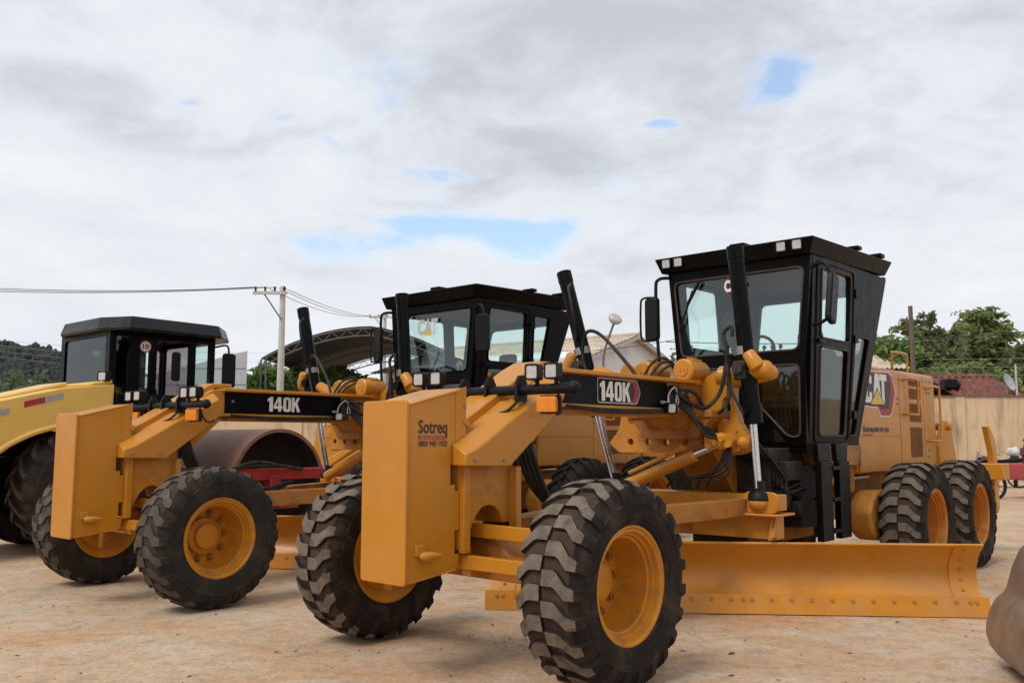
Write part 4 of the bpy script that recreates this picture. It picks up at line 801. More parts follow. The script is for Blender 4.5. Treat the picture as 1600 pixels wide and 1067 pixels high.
    text('lettering', '10', Vector((1.685, 3.691, 2.645)) - Vector(off), (1, 0, 0), (0, 0, 1), .09, .07, 'blackprint', sp, .03)
    b = mb(); b.prism(rpoly(rect(-.06, -.20, .06, .20), .04), (2.10, 3.52, 2.42), (1, 0, 0), (0, 0, 1), (0, .05, 0)); b.build('mirror', 'plastic', G, 40, bevel=.015)
    b = mb(); b.prism(rpoly(rect(-.10, -.25, .10, .25), .05), (2.98, 3.62, 2.42), (1, 0, 0), (0, 0, 1), (0, .06, 0)); b.build('mirror', 'plastic', G, 40, bevel=.015)
    b = mb(); b.tube([(2.78, 3.7, 2.75), (2.95, 3.66, 2.78), (2.98, 3.65, 2.62)], .015, 8, 4); b.build('mirror_arm', 'plastic', G, 50)
    b = mb(); b.box(1.7, 2.2, 4.2, 4.7, 2.0, 2.15); b.box(1.62, 1.75, 4.2, 4.7, 2.1, 2.7); b.build('seat', 'seat', G, bevel=.04)
    # canopy roof: flat octagon
    octo = [(1.36, 3.40), (2.76, 3.52), (3.18, 4.02), (3.18, 4.95), (2.78, 5.35), (1.55, 5.45), (1.14, 5.0), (1.14, 3.85)]
    n = 8; ctr = Vector((2.15, 4.5))
    def ring(k, z): return [((Vector(p) - ctr) * k + ctr).to_tuple() + (z,) for p in octo]
    b = mb(); vs = ring(1.0, 2.86) + ring(1.01, 2.89) + ring(.965, 3.04) + ring(.80, 3.07); fs = [tuple(range(7, -1, -1)), tuple(range(24, 32))]
    for i in range(3): fs += [(i * n + k, i * n + (k + 1) % n, (i + 1) * n + (k + 1) % n, (i + 1) * n + k) for k in range(n)]
    b.add(vs, fs); b.build('canopy', 'canopy', G, 20)
    lamp(G, Vector((1.12, 3.62, 2.24)) - Vector(off), (-1, -.3, 0), (.16, .13), 'tail_lamp'); 
    # drum and frame
    b = mb(); c = (3.74, 3.40, .79); b.lathe([(.74, 0), (.79, 0), (.79, 2.1), (.74, 2.1)], c, (0, 1, 0), 64, close=True); dr = b.build('drum', 'rustdrum', G, 40)
    b = mb(); b.lathe([(.738, .02), (.738, .42), (.30, .46), (.28, .30), (.05, .30)], c, (0, 1, 0), 48); del b.f[-2:]; b.m = b.m[:-2]; b.build('drum_disc', 'drumin', dr, 40)
    b = mb(); b.box(2.70, 2.95, 3.3, 5.6, .80, 1.02); b.box(4.62, 4.85, 3.3, 5.6, .80, 1.02); b.box(2.70, 4.85, 3.22, 3.34, .84, 1.0); b.box(2.70, 4.85, 5.56, 5.68, .84, 1.0); b.box(3.45, 3.62, 3.20, 3.36, .42, .9); b.box(3.45, 3.95, 3.20, 3.36, .42, .56)
    b.build('drum_frame', 'redpaint', G, 30, bevel=.012)
    b = mb(); b.box(1.9, 2.75, 4.2, 4.8, .55, 1.0); b.build('articulation', 'black', G, bevel=.03)
    for k in range(2): b = mb(); b.tube([(2.8, 3.24, 1.0), (3.2, 3.20, 1.10 - .05 * k), (3.6, 3.18, 1.04), (4.0, 3.22, .98)], .025, 8, 5); b.build('hose', 'rubberhose', G, 50)
M['canopy'] = mat('canopy_black', (.006, .007, .009), .36, spec=.3, var=.2, scale=4, dirt=(.06, .05, .045), dirt_amt=.3)
build_roller()

# ------------------------------------------------------------------ backhoe loader beyond the roller
M['yellow3'] = mat('yellow_orange_paint', (.62, .27, .022), .42, var=.06, scale=3, dirt=(.3, .15, .05), dirt_amt=.3)
M['bluegrey'] = mat('blue_grey_print', (.055, .085, .13), .5, var=.1)
def build_backhoe():
    off = (-2.6, 18.6, 0); G = thing('backhoe_loader', 'orange yellow backhoe loader half hidden behind the rusty roller drum', 'loader', off, 0); mb = lambda: MB(off)
    b = mb(); b.prism([(-3.95, 1.0), (-3.70, .80), (-1.7, .80), (-1.7, 2.08), (-3.6, 2.05), (-3.9, 1.9)], (0, 18.1, 0), (1, 0, 0), (0, 0, 1), (0, 1.0, 0)); hd = b.build('engine_hood', 'yellow3', G, 30, bevel=.03)
    b = mb(); b.prism([(-3.48, 1.36), (-3.28, 1.42), (-3.1, 1.62), (-3.1, 1.72), (-3.25, 1.78), (-3.33, 1.60), (-3.48, 1.58)], (0, 18.09, 0), (1, 0, 0), (0, 0, 1), (0, .008, 0)); b.build('decal_chevron', 'bluegrey', hd)
    b = mb(); b.prism([(-3.06, 1.70), (-2.15, 1.84), (-2.15, 2.02), (-3.06, 1.92)], (0, 18.09, 0), (1, 0, 0), (0, 0, 1), (0, .008, 0)); b.build('decal_band', 'bluegrey', hd)
    text('lettering', 'RANDON', Vector((-3.75, 18.09, 1.70)) - Vector(off), (1, 0, .10), (0, 0, 1), .98, .15, 'white', hd, .03, lift=.012)
    b = mb(); b.prism([(-4.6, .35), (-4.35, .30), (-3.0, 1.15), (-2.0, 1.5), (-2.0, 1.66), (-3.1, 1.34), (-4.5, .55)], (0, 17.85, 0), (1, 0, 0), (0, 0, 1), (0, .10, 0)); b.build('loader_arm', 'yellow3', G, 30, bevel=.01)
    b = mb(); b.prism([(-5.2, .06), (-4.7, .06), (-4.55, .3), (-4.6, .75), (-4.75, .85), (-4.72, .3)], (0, 17.6, 0), (1, 0, 0), (0, 0, 1), (0, 2.2, 0)); b.build('loader_bucket', 'yellow3', G, 30)
    b = mb(); b.cyl((-3.6, 18.0, .75), (-2.3, 18.0, 1.35), .06); b.build('loader_cylinder', 'black', G)
    t1 = tyre_mesh('tyre', .50, .36, .24, ['rubB', 'rubB', 'rubtopB'], 16, style='bar'); t2 = tyre_mesh('tyre', .75, .45, .36, ['rubB', 'rubB', 'rubtopB'], 18, lug=.045, style='bar')
    r1 = rim_mesh('wheel', .24, .18, 'white', .12, False); r2 = rim_mesh('wheel', .36, .22, 'white', .16, False)
    for x, y, r, t, rm in ((-2.95, 18.05, .5, t1, r1), (-2.95, 19.15, .5, t1, r1), (-.9, 18.0, .75, t2, r2), (-.9, 19.2, .75, t2, r2)):
        w = bpy.data.objects.new('wheel', rm); COL.objects.link(w); w.parent = G; w.location = Vector((x, y, r)) - Vector(off); q = bpy.data.objects.new('tyre', t); COL.objects.link(q); q.parent = w
    b = mb()
    for x in (-1.62, -.45):
        for y in (18.1, 19.0): b.box(x, x + .07, y, y + .07, 1.0, 2.62)
    b.box(-1.7, -.35, 18.05, 19.12, .95, 1.1); b.build('cab_frame', 'black', G); b = mb(); b.box(-1.72, -.33, 18.0, 19.2, 2.62, 2.72); b.build('cab_roof', 'yellow3', G, bevel=.03)
    b = mb(); b.box(-3.4, .2, 18.3, 18.95, .45, .9); b.build('chassis', 'dark', G)
build_backhoe()

# ------------------------------------------------------------------ excavator bucket at the right edge
M['bucket'] = mat('worn_bucket_steel', (.25, .172, .118), .44, .2, var=.2, scale=5, dirt=(.15, .075, .042), dirt_amt=.75, dirt_scale=3, bmp=.12, fine=30)
M['bucketedge'] = mat('bucket_edge_rust', (.12, .055, .035), .7, .1, var=.3, scale=18)
def build_bucket():
    G = thing('excavator_bucket', 'worn brown steel excavator bucket lying at the right edge of the yard', 'bucket', (2.78, 5.05, 0), R(-14))
    P = [(.225, .73), (.178, .63), (.145, .52), (.125, .465), (.07, .42), (.03, .35), (.006, .27), (0, .20), (.02, .13), (.065, .065), (.14, .02), (.25, .0), (.75, .0), (1.0, .25), (1.05, .5), (.7, .62), (.42, .76), (.30, .80)]
    P = rpoly(P, .022, 3)
    c2 = Vector((.5, .35))
    def ring(k, y): return [((Vector(p) - c2) * k + c2).to_tuple() for p in P], y
    b = MB(); vs = []; rings = [(.90, -.012), (.965, -.004), (.99, .012), (1.0, .04), (1.0, .86), (.99, .89), (.95, .90)]; n = len(P)
    for k, y in rings: vs += [(u, y, z) for u, z in [((Vector(p) - c2) * k + c2).to_tuple() for p in P]]
    fs = [tuple(range(n - 1, -1, -1)), tuple(range((len(rings) - 1) * n, len(rings) * n))]
    for i in range(len(rings) - 1): fs += [(i * n + k, i * n + (k + 1) % n, (i + 1) * n + (k + 1) % n, (i + 1) * n + k) for k in range(n)]
    for p in range(len(vs)): vs[p] = (vs[p][0], vs[p][1], max(0.0, vs[p][2]))
    b.add(vs, fs); sh = b.build('bucket_shell', 'bucket', G, 50)
    ins = [((Vector(p) - c2) * .955 + c2).to_tuple() for p in P]; out_ = [(u, max(.004, z)) for u, z in P]
    b = MB(); b.prism([out_, ins], (0, -.022, 0), (1, 0, 0), (0, 0, 1), (0, .05, 0)); b.build('edge_band', 'bucketedge', sh, 30, bevel=.006)
    b = MB(); b.prism(rpoly([(.03, .17), (.10, .075), (.30, .045), (.90, .045), (.90, .09), (.30, .095), (.12, .14), (.06, .22)], .02), (0, -.024, 0), (1, 0, 0), (0, 0, 1), (0, .03, 0)); b.build('wear_plate', 'bucket', sh, 30, bevel=.006)
    b = MB(); b.prism([rpoly([(.15, .46), (.60, .40), (.62, .72), (.42, .82), (.235, .745), (.185, .60)], .04), circle2(.262, .60, .058, 20)], (0, -.035, 0), (1, 0, 0), (0, 0, 1), (0, .026, 0)); b.build('ear_plate', 'bucket', sh, 30, bevel=.006)
    b = MB(); b.cyl((.262, -.0145, .60), (.262, .05, .60), .057, seg=20); b.build('pin_hole_shade', 'dark', sh)  # solid dark disc standing in for the shade inside the hole
    b = MB(); b.tube([(.13, -.036, .468), (.25, -.038, .455), (.42, -.038, .425), (.6, -.036, .405)], .009, 6, 4); b.build('weld_seam', 'bucketedge', sh, 60)
build_bucket()
# ------------------------------------------------------------------ background
def at(px, py, Y):
    X = (px - 800) / 1418; U = (533.5 - py) / 1418; c, s = math.cos(.1084), math.sin(.1084); d = Vector((X, c - U * s, s + U * c)); k = Y / d.y
    return Vector((d.x * k, Y, 1.4085 + d.z * k))
M['wall'] = mat('stained_wall_render', (.60, .44, .275), .85, var=.10, scale=.7, dirt=(.25, .185, .13), dirt_amt=.85, dirt_scale=1.3, dstretch=(2.4, 2.4, .45), bmp=.2, fine=12)
M['wallcap'] = mat('wall_cap', (.14, .10, .075), .85, var=.3, scale=2)
M['whitewall'] = mat('pale_lilac_wall', (.74, .72, .74), .8, var=.05, scale=1.2, dirt=(.4, .37, .35), dirt_amt=.4, dirt_scale=.6)
M['creamtile'] = mat('cream_roof_tiles', (.52, .42, .32), .8, var=.16, scale=2.5, dirt=(.24, .18, .13), dirt_amt=.6, dirt_scale=1.3)
M['redtile'] = mat('red_roof_tiles', (.17, .058, .038), .8, var=.45, scale=3.0, dirt=(.06, .04, .035), dirt_amt=.7, dirt_scale=1.5)
M['wood'] = mat('weathered_wood', (.13, .10, .08), .9, var=.25, scale=4, stretch=(6, 6, .5))
M['concrete'] = mat('pale_concrete', (.50, .48, .45), .85, var=.10, scale=2, dirt=(.3, .27, .24), dirt_amt=.4)
M['wire'] = mat('cable_black', (.03, .03, .035), .6, var=.1)
M['wirepale'] = mat('wire_pale', (.30, .31, .32), .5, .5, var=.1)
M['sheet'] = mat('grey_metal_sheet', (.42, .44, .46), .5, .3, var=.06, scale=1)
M['net'] = mat('dark_shade_fabric', (.010, .010, .012), .8, var=.2, scale=1)
M['truss'] = mat('truss_steel', (.12, .12, .125), .6, .2, var=.15)
M['bark'] = mat('tree_bark', (.10, .075, .055), .9, var=.3, scale=5, bmp=.4)
def leafmat(name, a, bcol, dark):
    m, nt, b, out = nodes(name)
    c = ramp(nt, tex_noise(nt, .9, 5, .65, coord='Object'), [(.28, dark), (.46, a), (.62, bcol), (.78, a)])
    f = ramp(nt, tex_noise(nt, 7, 3, .6, coord='Object'), [(.3, (.75,) * 3), (.7, (1.2,) * 3)]); c = mixc(nt, 1.0, c, f, 'MULTIPLY')
    nt.links.new(c, b.inputs['Base Color']); b.inputs['Roughness'].default_value = .6; b.inputs['Specular IOR Level'].default_value = .3
    tr = nt.nodes.new('ShaderNodeBsdfTranslucent'); nt.links.new(c, tr.inputs[0]); mx = nt.nodes.new('ShaderNodeMixShader'); mx.inputs[0].default_value = .45
    nt.links.new(b.outputs[0], mx.inputs[1]); nt.links.new(tr.outputs[0], mx.inputs[2]); nt.links.new(mx.outputs[0], out.inputs[0]); return m
M['leafmango'] = leafmat('leaves_deep_green', (.22, .28, .10), (.31, .33, .14), (.14, .19, .07))
M['leaflight'] = leafmat('leaves_bright_green', (.21, .32, .095), (.28, .40, .13), (.14, .22, .065))
M['leafolive'] = leafmat('leaves_olive', (.22, .25, .11), (.29, .31, .15), (.14, .17, .075))
M['leaffar'] = leafmat('leaves_far', (.14, .18, .09), (.19, .22, .12), (.095, .13, .068))
def leaves(mbx, ells, n, size, rnd):
    vol = [e[3] * e[4] * e[5] for e in ells]; tot = sum(vol)
    for e, v in zip(ells, vol):
        k = max(30, int(n * v / tot))
        cl = [];
        for _ in range(max(6, k // 26)):
            while True:
                p = Vector((rnd.uniform(-1, 1), rnd.uniform(-1, 1), rnd.uniform(-1, 1)))
                if .25 < p.length < 1: break
            cl.append(p * (.55 + .45 * rnd.random()) if p.length > .5 else p)
        for _ in range(k):
            c = rnd.choice(cl); p = c + Vector((rnd.gauss(0, .13), rnd.gauss(0, .13), rnd.gauss(0, .10)))
            P = Vector((e[0] + p.x * e[3], e[1] + p.y * e[4], e[2] + p.z * e[5])); s = size * rnd.uniform(.6, 1.4)
            d = Vector((rnd.gauss(0, 1), rnd.gauss(0, 1), rnd.gauss(0, .6))).normalized(); u = d.cross(Vector((rnd.gauss(0, 1), rnd.gauss(0, 1), 1))).normalized()
            a = P - d * s; q = P + d * s; w = u * s * .42; m_ = P + Vector((0, 0, .18 * s))
            mbx.add([a, m_ + w, q, m_ - w], [(0, 1, 2, 3)])
def tree(label, base, ells, leaf, n, size, seed, trunk_r=.16, group=None, name='tree'):
    """ells in metres relative to base"""
    rnd = random.Random(seed); G = thing(name, label, 'tree', base, 0, group)
    b = MB(); leaves(b, ells, n, size, rnd)
    me = bpy.data.meshes.new('crown'); me.from_pydata([tuple(p) for p in b.v], [], b.f); me.materials.append(M[leaf]); o = bpy.data.objects.new('crown', me); COL.objects.link(o); o.parent = G
    t = MB(); top = max(e[2] for e in ells)
    t.tube([(0, 0, -.05), (rnd.uniform(-.1, .1), 0, top * .35), (rnd.uniform(-.2, .2), 0, top * .8), (rnd.uniform(-.2, .2), 0, top)], lambda q: trunk_r * (1.15 - .85 * q), 8, 4)
    for e in ells:
        z0 = top * rnd.uniform(.3, .55); t.tube([(0, 0, z0), (e[0] * .5, e[1] * .5, (z0 + e[2]) * .52), (e[0], e[1], e[2])], lambda q: trunk_r * (.6 - .45 * q), 6, 4)
        for _ in range(4):
            d = Vector((rnd.uniform(-1, 1) * e[3], rnd.uniform(-1, 1) * e[4], rnd.uniform(-.3, .9) * e[5])) * .8; t.tube([(e[0] * .8, e[1] * .8, z0 * .2 + e[2] * .8), (e[0] + d.x * .5, e[1] + d.y * .5, e[2] + d.z * .3), (e[0] + d.x, e[1] + d.y, e[2] + d.z)], lambda q: trunk_r * (.28 - .22 * q), 5, 3)
    t.build('trunk', 'bark', G, 60); return G
# boundary wall with pilasters
W = thing('boundary_wall', 'long stained beige boundary wall across the back of the yard', 'wall', (5, 33, 0))
b = MB((5, 33, 0)); b.box(-16, 48, 33, 33.18, 0, 2.97); b.build('wall_face', 'wall', W, 0)
for k in range(17):
    x = -15.9 + k * 4.0; MB((5, 33, 0)).box(x, x + .3, 32.93, 33.0, 0, 2.965).build('pilaster', 'wall', W, 0)
MB((5, 33, 0)).box(-16.1, 48.1, 32.96, 33.22, 2.972, 3.03).build('coping', 'wallcap', W)
# corrugated tile roof plane helper: origin, direction along ridge (unit), down-slope vector
def tile_roof(name, O, along, L, down, mt, parent, off, pitch=.24, amp=.035):
    O = Vector(O); al = Vector(along).normalized(); dn = Vector(down); nrm = al.cross(dn).normalized(); nrm = nrm if nrm.z > 0 else -nrm
    n = int(L / pitch) * 6; rows = max(3, int(dn.length / .42)); vs = []; fs = []
    for j in range(rows):
        for e in (0, 1):
            t = (j + e) / rows; lift = .03 * (1 - e)
            for i in range(n + 1): u = L * i / n; vs.append(O + al * u + dn * t + nrm * (amp * math.cos(2 * math.pi * u / pitch) + lift))
    for j in range(rows * 2 - 1):
        for i in range(n): a = j * (n + 1) + i; fs.append((a, a + 1, a + n + 2, a + n + 1))
    b = MB(off); b.add(vs, fs); return b.build(name, mt, parent, 50)
def house_white():
    off = (6.35, 45, 0); G = thing('white_house', 'pale gabled house with cream tiled roof behind the boundary wall', 'house', off); ax = Vector((-.81, .587, 0)); sd = Vector((.587, .81, 0)); O = Vector((6.35, 45, 0)); Ln = 13; hw = 5.0; rz, ez = 6.62, 5.12
    b = MB(off); b.prism([(-hw, 0), (hw, 0), (hw, ez + .1), (0, rz - .08), (-hw, ez + .1)], O + ax * .5, sd, (0, 0, 1), ax * (Ln - 1)); w = b.build('wall', 'whitewall', G, 0)
    for s in (-1, 1):
        dn = sd * s * 5.75 + Vector((0, 0, -(rz - ez) * 5.75 / hw)); tile_roof('roof', O + Vector((0, 0, rz)), ax, Ln, dn, 'creamtile', G, off)
        b = MB(off); b.bar(O + Vector((0, 0, rz - .10)), O + dn + Vector((0, 0, rz - .10)), .06, .16); b.build('barge_board', 'concrete', G)
    b = MB(off); b.tube([O + ax * t + Vector((0, 0, rz + .05)) for t in [Ln * k / 30 for k in range(31)]], .11, 8, 1); b.build('ridge_tiles', 'creamtile', G, 40)
    b = MB(off); p = O + ax * 4 - sd * (hw + 1.4); b.prism([(-3, 4.35), (6, 4.35), (6, 4.55), (-3, 4.55)], p, ax, (0, 0, 1), sd * 1.6); b.build('porch_roof', 'creamtile', G)
    for z in (2.0, 3.4, 4.5): b = MB(off); b.box(0, 0, 0, 0, 0, 0) if 0 else b.prism(rect(-hw, z, hw, z + .03), O + ax * .49, sd, (0, 0, 1), ax * .012); b.build('wall_joint', 'concrete', w)
house_white()
def house_red():
    off = (20, 40, 0); G = thing('low_house', 'low house with weathered red tile roof just over the wall', 'house', off)
    b = MB(off); b.box(18.3, 20.7, 37.4, 42.0, 0, 3.2); b.build('wall', 'whitewall', G, 0)
    tile_roof('roof', (18.0, 39.6, 4.15), (1, 0, 0), 2.95, (0, -2.8, -1.05), 'redtile', G, off, .30, .06); tile_roof('roof', (18.0, 39.6, 4.15), (1, 0, 0), 2.95, (0, 2.8, -1.05), 'redtile', G, off, .30, .06)
    b = MB(off); b.tube([(18.0 + k * .246, 39.6, 4.2) for k in range(13)], .10, 8, 1); b.build('ridge_tiles', 'redtile', G, 40)
    b = MB(off); b.box(17.95, 18.5, 37.6, 38.1, 3.55, 3.95); b.sphere((18.5, 37.8, 3.7), .2, 10); b.build('water_tank', 'plastic', G, 40, bevel=.05)
    d = thing('satellite_dish', 'grey satellite dish on the end of the red tile roof', 'dish', (20.35, 37.3, 3.25)); b = MB(); b.lathe([(.02, 0), (.2, .03), (.36, .11), (.38, .13), (.36, .125), (.2, .045), (.02, .02)], (0, 0, .5), (.55, -.75, .35), 20); b.build('reflector', 'sheet', d, 50); b = MB(); b.tube([(0, 0, -.5), (0, .02, .2), (-.02, .02, .48)], .025, 8, 3); b.tube([(0, 0, .35), (.25, -.35, .55)], .014, 6, 1); b.build('mast', 'sheet', d, 50)
house_red()
def house_small():
    off = at(1372, 600, 46); off.z = 0; G = thing('small_house', 'small tiled house seen past the rear of the near cab', 'house', off)
    b = MB(); b.box(-3.2, 1.0, 0, 4, 0, 4.9); b.build('wall', 'wall', G, 0); tile_roof('roof', (-3.6, 2, 6.1), (1, 0, 0), 5.0, (0, -2.6, -1.1), 'creamtile', G, (0, 0, 0)); tile_roof('roof', (-3.6, 2, 6.1), (1, 0, 0), 5.0, (0, 2.6, -1.1), 'creamtile', G, (0, 0, 0))
house_small()
# grey shed and arched canopy
def shed():
    G = thing('grey_shed', 'pale grey metal shed wall left of the arched canopy', 'shed', (-14, 42, 0)); b = MB((-14, 42, 0)); b.prism([(-17.5, 0), (-12.3, 0), (-12.3, 5.55), (-17.5, 4.2)], (0, 42, 0), (1, 0, 0), (0, 0, 1), (-2.6, 7, 0)); b.build('wall', 'sheet', G, 0)
    for k in range(3): b = MB((-14, 42, 0)); z = 3.2 + .75 * k; b.box(-17.4, -12.32, 41.985, 42, z, z + .03); b.build('sheet_joint', 'truss', G, 0)
shed()
def canopy():
    G = thing('arched_canopy', 'dark arched fabric canopy on steel lattice trusses behind the graders', 'canopy', (-7.5, 44, 0)); off = (-7.5, 44, 0)
    xa, xb, zs, rise = -12.2, -1.6, 5.35, 1.55
    def arc(t, dz=0): x = xa + (xb - xa) * t; return x, zs + rise * 4 * t * (1 - t) * (1 if t < .5 else 1) - (0 if t < .5 else (t - .5) * 1.4) + dz
    n = 28; b = MB(off); vs = []; fs = []
    for i in range(n + 1):
        x, z = arc(i / n); vs += [(x, 44, z), (x, 58, z), (x, 44, z + .05), (x, 58, z + .05)]
    for i in range(n): a = i * 4; c = a + 4; fs += [(a, c, c + 1, a + 1), (a + 2, a + 3, c + 3, c + 2), (a, a + 2, c + 2, c), (a + 1, c + 1, c + 3, a + 3)]
    b.add(vs, fs); b.build('fabric_roof', 'net', G, 60)
    for y in (43.95, 51, 58.05):
        b = MB(off); T = [arc(i / n, -.06) for i in range(n + 1)]; Bt = [arc(i / n, -.42) for i in range(n + 1)]
        b.tube([(x, y, z) for x, z in T], .035, 6, 1); b.tube([(x, y, z) for x, z in Bt], .035, 6, 1)
        for i in range(n): p, q = (T[i], Bt[i + 1]) if i % 2 else (Bt[i], T[i + 1]); b.bar((p[0], y, p[1]), (q[0], y, q[1]), .03, .03)
        for i in range(n): b.bar((T[i][0], y, T[i][1]), (Bt[i][0], y, Bt[i][1]), .025, .025)
        b.build('truss', 'truss', G, 50)
        b = MB(off)
        for dx in (0, .25): b.cyl((xa + dx, y, 0), (xa + dx, y, 5.3), .05, seg=8)
        for k in range(12): b.bar((xa, y, .3 + k * .42), (xa + .25, y, .5 + k * .42), .025, .025)
        b.build('lattice_column', 'truss', G, 50)
        b = MB(off); b.cyl((xb, y, 0), (xb, y, 4.6), .08, seg=8); b.build('post', 'truss', G)
canopy()
# poles and wires
def pole(name, label, base, h, r0, r1, m_, arms=()):
    G = thing(name, label, 'pole', base); b = MB(); b.lathe([(r0, 0), (r1, h)], (0, 0, 0), (0, 0, 1), 12); b.build('shaft', m_, G, 60)
    for (x0, x1, z, y) in arms:
        b = MB(); b.box(x0, x1, y - .06, y + .06, z, z + .12); ca = b.build('crossarm', m_, G)
        if x0 < -.8: MB().bar((0, y, z - 1.0), (x0 * .6, y, z), .05, .05).build('brace', 'truss', G)
        for k in range(4): x = x0 + .1 + (x1 - x0 - .2) * k / 3; MB().lathe([(.02, 0), (.05, .04), (.03, .08), (.06, .12), (.02, .2)], (x, y, z + .12), (0, 0, 1), 8).build('insulator', 'plastic', ca)
    return G
p1 = at(438, 600, 36); pole('utility_pole', 'pale concrete utility pole with crossarm rising beside the arched canopy', (p1.x, 36, 0), 7.55, .17, .11, 'concrete', [(-1.15, .2, 7.2, -.15)])
p2 = at(600, 600, 75); pole('utility_pole', 'distant utility pole whose crossarm shows left of the second cab', (p2.x, 75, 0), 12.0, .2, .13, 'concrete', [(-1.3, 1.0, 11.5, -.2)])
p3 = at(1428, 600, 38); pole('wooden_pole', 'bare dark wooden pole standing before the trees on the right', (p3.x, 38, 0), 7.05, .105, .09, 'wood')
p4 = at(1593, 600, 34); pole('white_post', 'thin white post on the right end of the wall', (p4.x, 34.2, 0), 4.25, .04, .035, 'concrete')
def wire(pts, r=.016, m_='wire', label=None):
    o = MB().tube(pts, r, 5, 8).build('overhead_wire', m_, None, 60); tag(o, label, 'wire'); return o
def sag(a, c, s, n=6):
    a = Vector(a); c = Vector(c); return [a.lerp(c, k / n) - Vector((0, 0, s * 4 * (k / n) * (1 - k / n))) for k in range(n + 1)]
for k, x in enumerate((-1.05, -.65, -.2)):
    wire(sag((p1.x + x, 35.85, 7.5), at(-60, 448 + 3 * k, 34), .15), .012, label=['upper line running left from the concrete pole out of frame', 'middle line running left from the concrete pole out of frame', 'lower line running left from the concrete pole out of frame'][k])
for k, x in enumerate((-.9, -.2, .15)):
    wire(sag((p1.x + x * .6, 35.85, 7.45), (p2.x - 1.2 + k * .9, 74.8, 11.75), .5), .014, label=['left strand of the lines running from near pole to distant pole', 'middle strand of the lines running from near pole to distant pole', 'right strand of the lines running from near pole to distant pole'][k])
wire(sag(at(1040, 534, 38), at(1700, 508, 38), .35), .022, label='dark cable crossing behind the near cab and the wooden pole')
wire(sag(at(860, 548, 40), at(1075, 526, 40), .2), .014, label='thin cable crossing in front of the pale house gable')
for k in range(4):
    wire(sag(at(-40, 528 + 8 * k, 60), at(700, 545 + 17 * k, 60), .6), .008, 'wirepale', ['topmost', 'second', 'third', 'lowest'][k] + ' of the faint pale lines behind the roller cab')
for k in range(3):
    wire([at(1440, 562 + 13 * k, 33.1), at(1520, 561 + 13 * k, 33.1), at(1660, 559 + 13 * k, 33.1)], .008, 'wirepale', ['highest', 'middle', 'lowest'][k] + ' strand of the fence wire above the right part of wall')
# street lamp
lp = at(945, 600, 27); G = thing('street_lamp', 'round headed yard lamp on a curved pole before the pale house', 'lamp', (lp.x, 27, 0))
h = at(962, 497, 27); b = MB(); b.tube([(0, 0, 0), (0, 0, 2.2), (-.04, 0, 3.6), (.03, 0, 4.15), (h.x - lp.x - .06, 0, h.z - .16)], .035, 8, 6); b.build('pole', 'truss', G, 50)
b = MB(); b.lathe([(.05, -.17), (.14, -.15), (.20, -.08), (.215, 0), (.19, .035), (.10, .06)], (h.x - lp.x, 0, h.z), (.30, -.45, .55), 20); hd_ = b.build('lamp_head', 'sheet', G, 50)
b = MB(); b.lathe([(.165, .04), (.10, .065), (.01, .07)], (h.x - lp.x, 0, h.z), (.30, -.45, .55), 20); b.build('lens', 'creamtile', hd_, 50)
# trees
def T(label, px, Y, ells, leaf, n, size, seed, **k):
    p = at(px, 650, Y); tree(label, (p.x, Y, 0), ells, leaf, n, size, seed, **k)
T('bright green tree left of the bare wooden pole', 1402, 47, [(0, 0, 5.2, 1.1, 1.2, 1.5), (-.5, .2, 6.2, .8, .9, .9), (.7, 0, 6.0, .9, .9, .9), (.1, 0, 3.6, 1.2, 1.2, 1.1)], 'leaflight', 4200, .20, 1, trunk_r=.12)
T('loose bright tree right of the bare wooden pole', 1460, 50, [(0, 0, 6.0, 1.9, 1.6, 1.4), (-.9, 0, 7.3, 1.1, 1.0, .9), (.9, 0, 6.9, 1.1, 1.0, 1.0), (0, 0, 4.3, 2.0, 1.6, 1.2), (-.2, -.3, 8.0, .7, .7, .6)], 'leafolive', 6400, .20, 2)
T('tall dark mango tree, highest of the trees on the right', 1530, 52, [(0, 0, 6.9, 2.1, 1.9, 1.6), (.3, 0, 8.3, 1.4, 1.3, .9), (-1.4, 0, 6.0, 1.5, 1.4, 1.3), (1.3, .2, 7.0, 1.3, 1.3, 1.4), (.4, -.4, 4.6, 2.3, 1.8, 1.3), (1.6, 0, 5.2, 1.4, 1.3, 1.2)], 'leafmango', 11500, .21, 3, trunk_r=.25)
T('olive tree at the right edge behind the fence wire', 1605, 50, [(0, 0, 5.0, 1.7, 1.5, 1.5), (.8, 0, 6.3, 1.4, 1.2, 1.2), (-.6, 0, 4.0, 1.5, 1.2, 1.0)], 'leafolive', 4800, .20, 4)
T('low green tree just behind the red tile roof', 1505, 46, [(0, 0, 4.3, 2.2, 1.4, 1.1), (1.7, 0, 4.0, 1.4, 1.2, 1.0), (-1.6, 0, 4.2, 1.3, 1.2, 1.0)], 'leafmango', 6500, .19, 5)
T('leafy green tree beside the concrete pole', 418, 50, [(0, 0, 4.9, 1.0, .9, .9), (-.8, 0, 4.3, 1.0, .8, .8), (.8, 0, 4.5, 1.0, .8, .9)], 'leaflight', 4200, .18, 6, trunk_r=.1)
T('leafy tree right of the concrete pole under the canopy', 462, 50, [(0, 0, 4.8, .8, .8, .9), (.6, 0, 4.5, .8, .7, .8)], 'leaflight', 2800, .18, 7, trunk_r=.1)
T('bushy tree under the middle of the arched canopy', 532, 51, [(0, 0, 4.9, .9, .9, .9), (-1.0, 0, 4.7, .9, .7, .8), (.7, 0, 4.5, .9, .8, .8)], 'leaflight', 4000, .18, 8, trunk_r=.1)
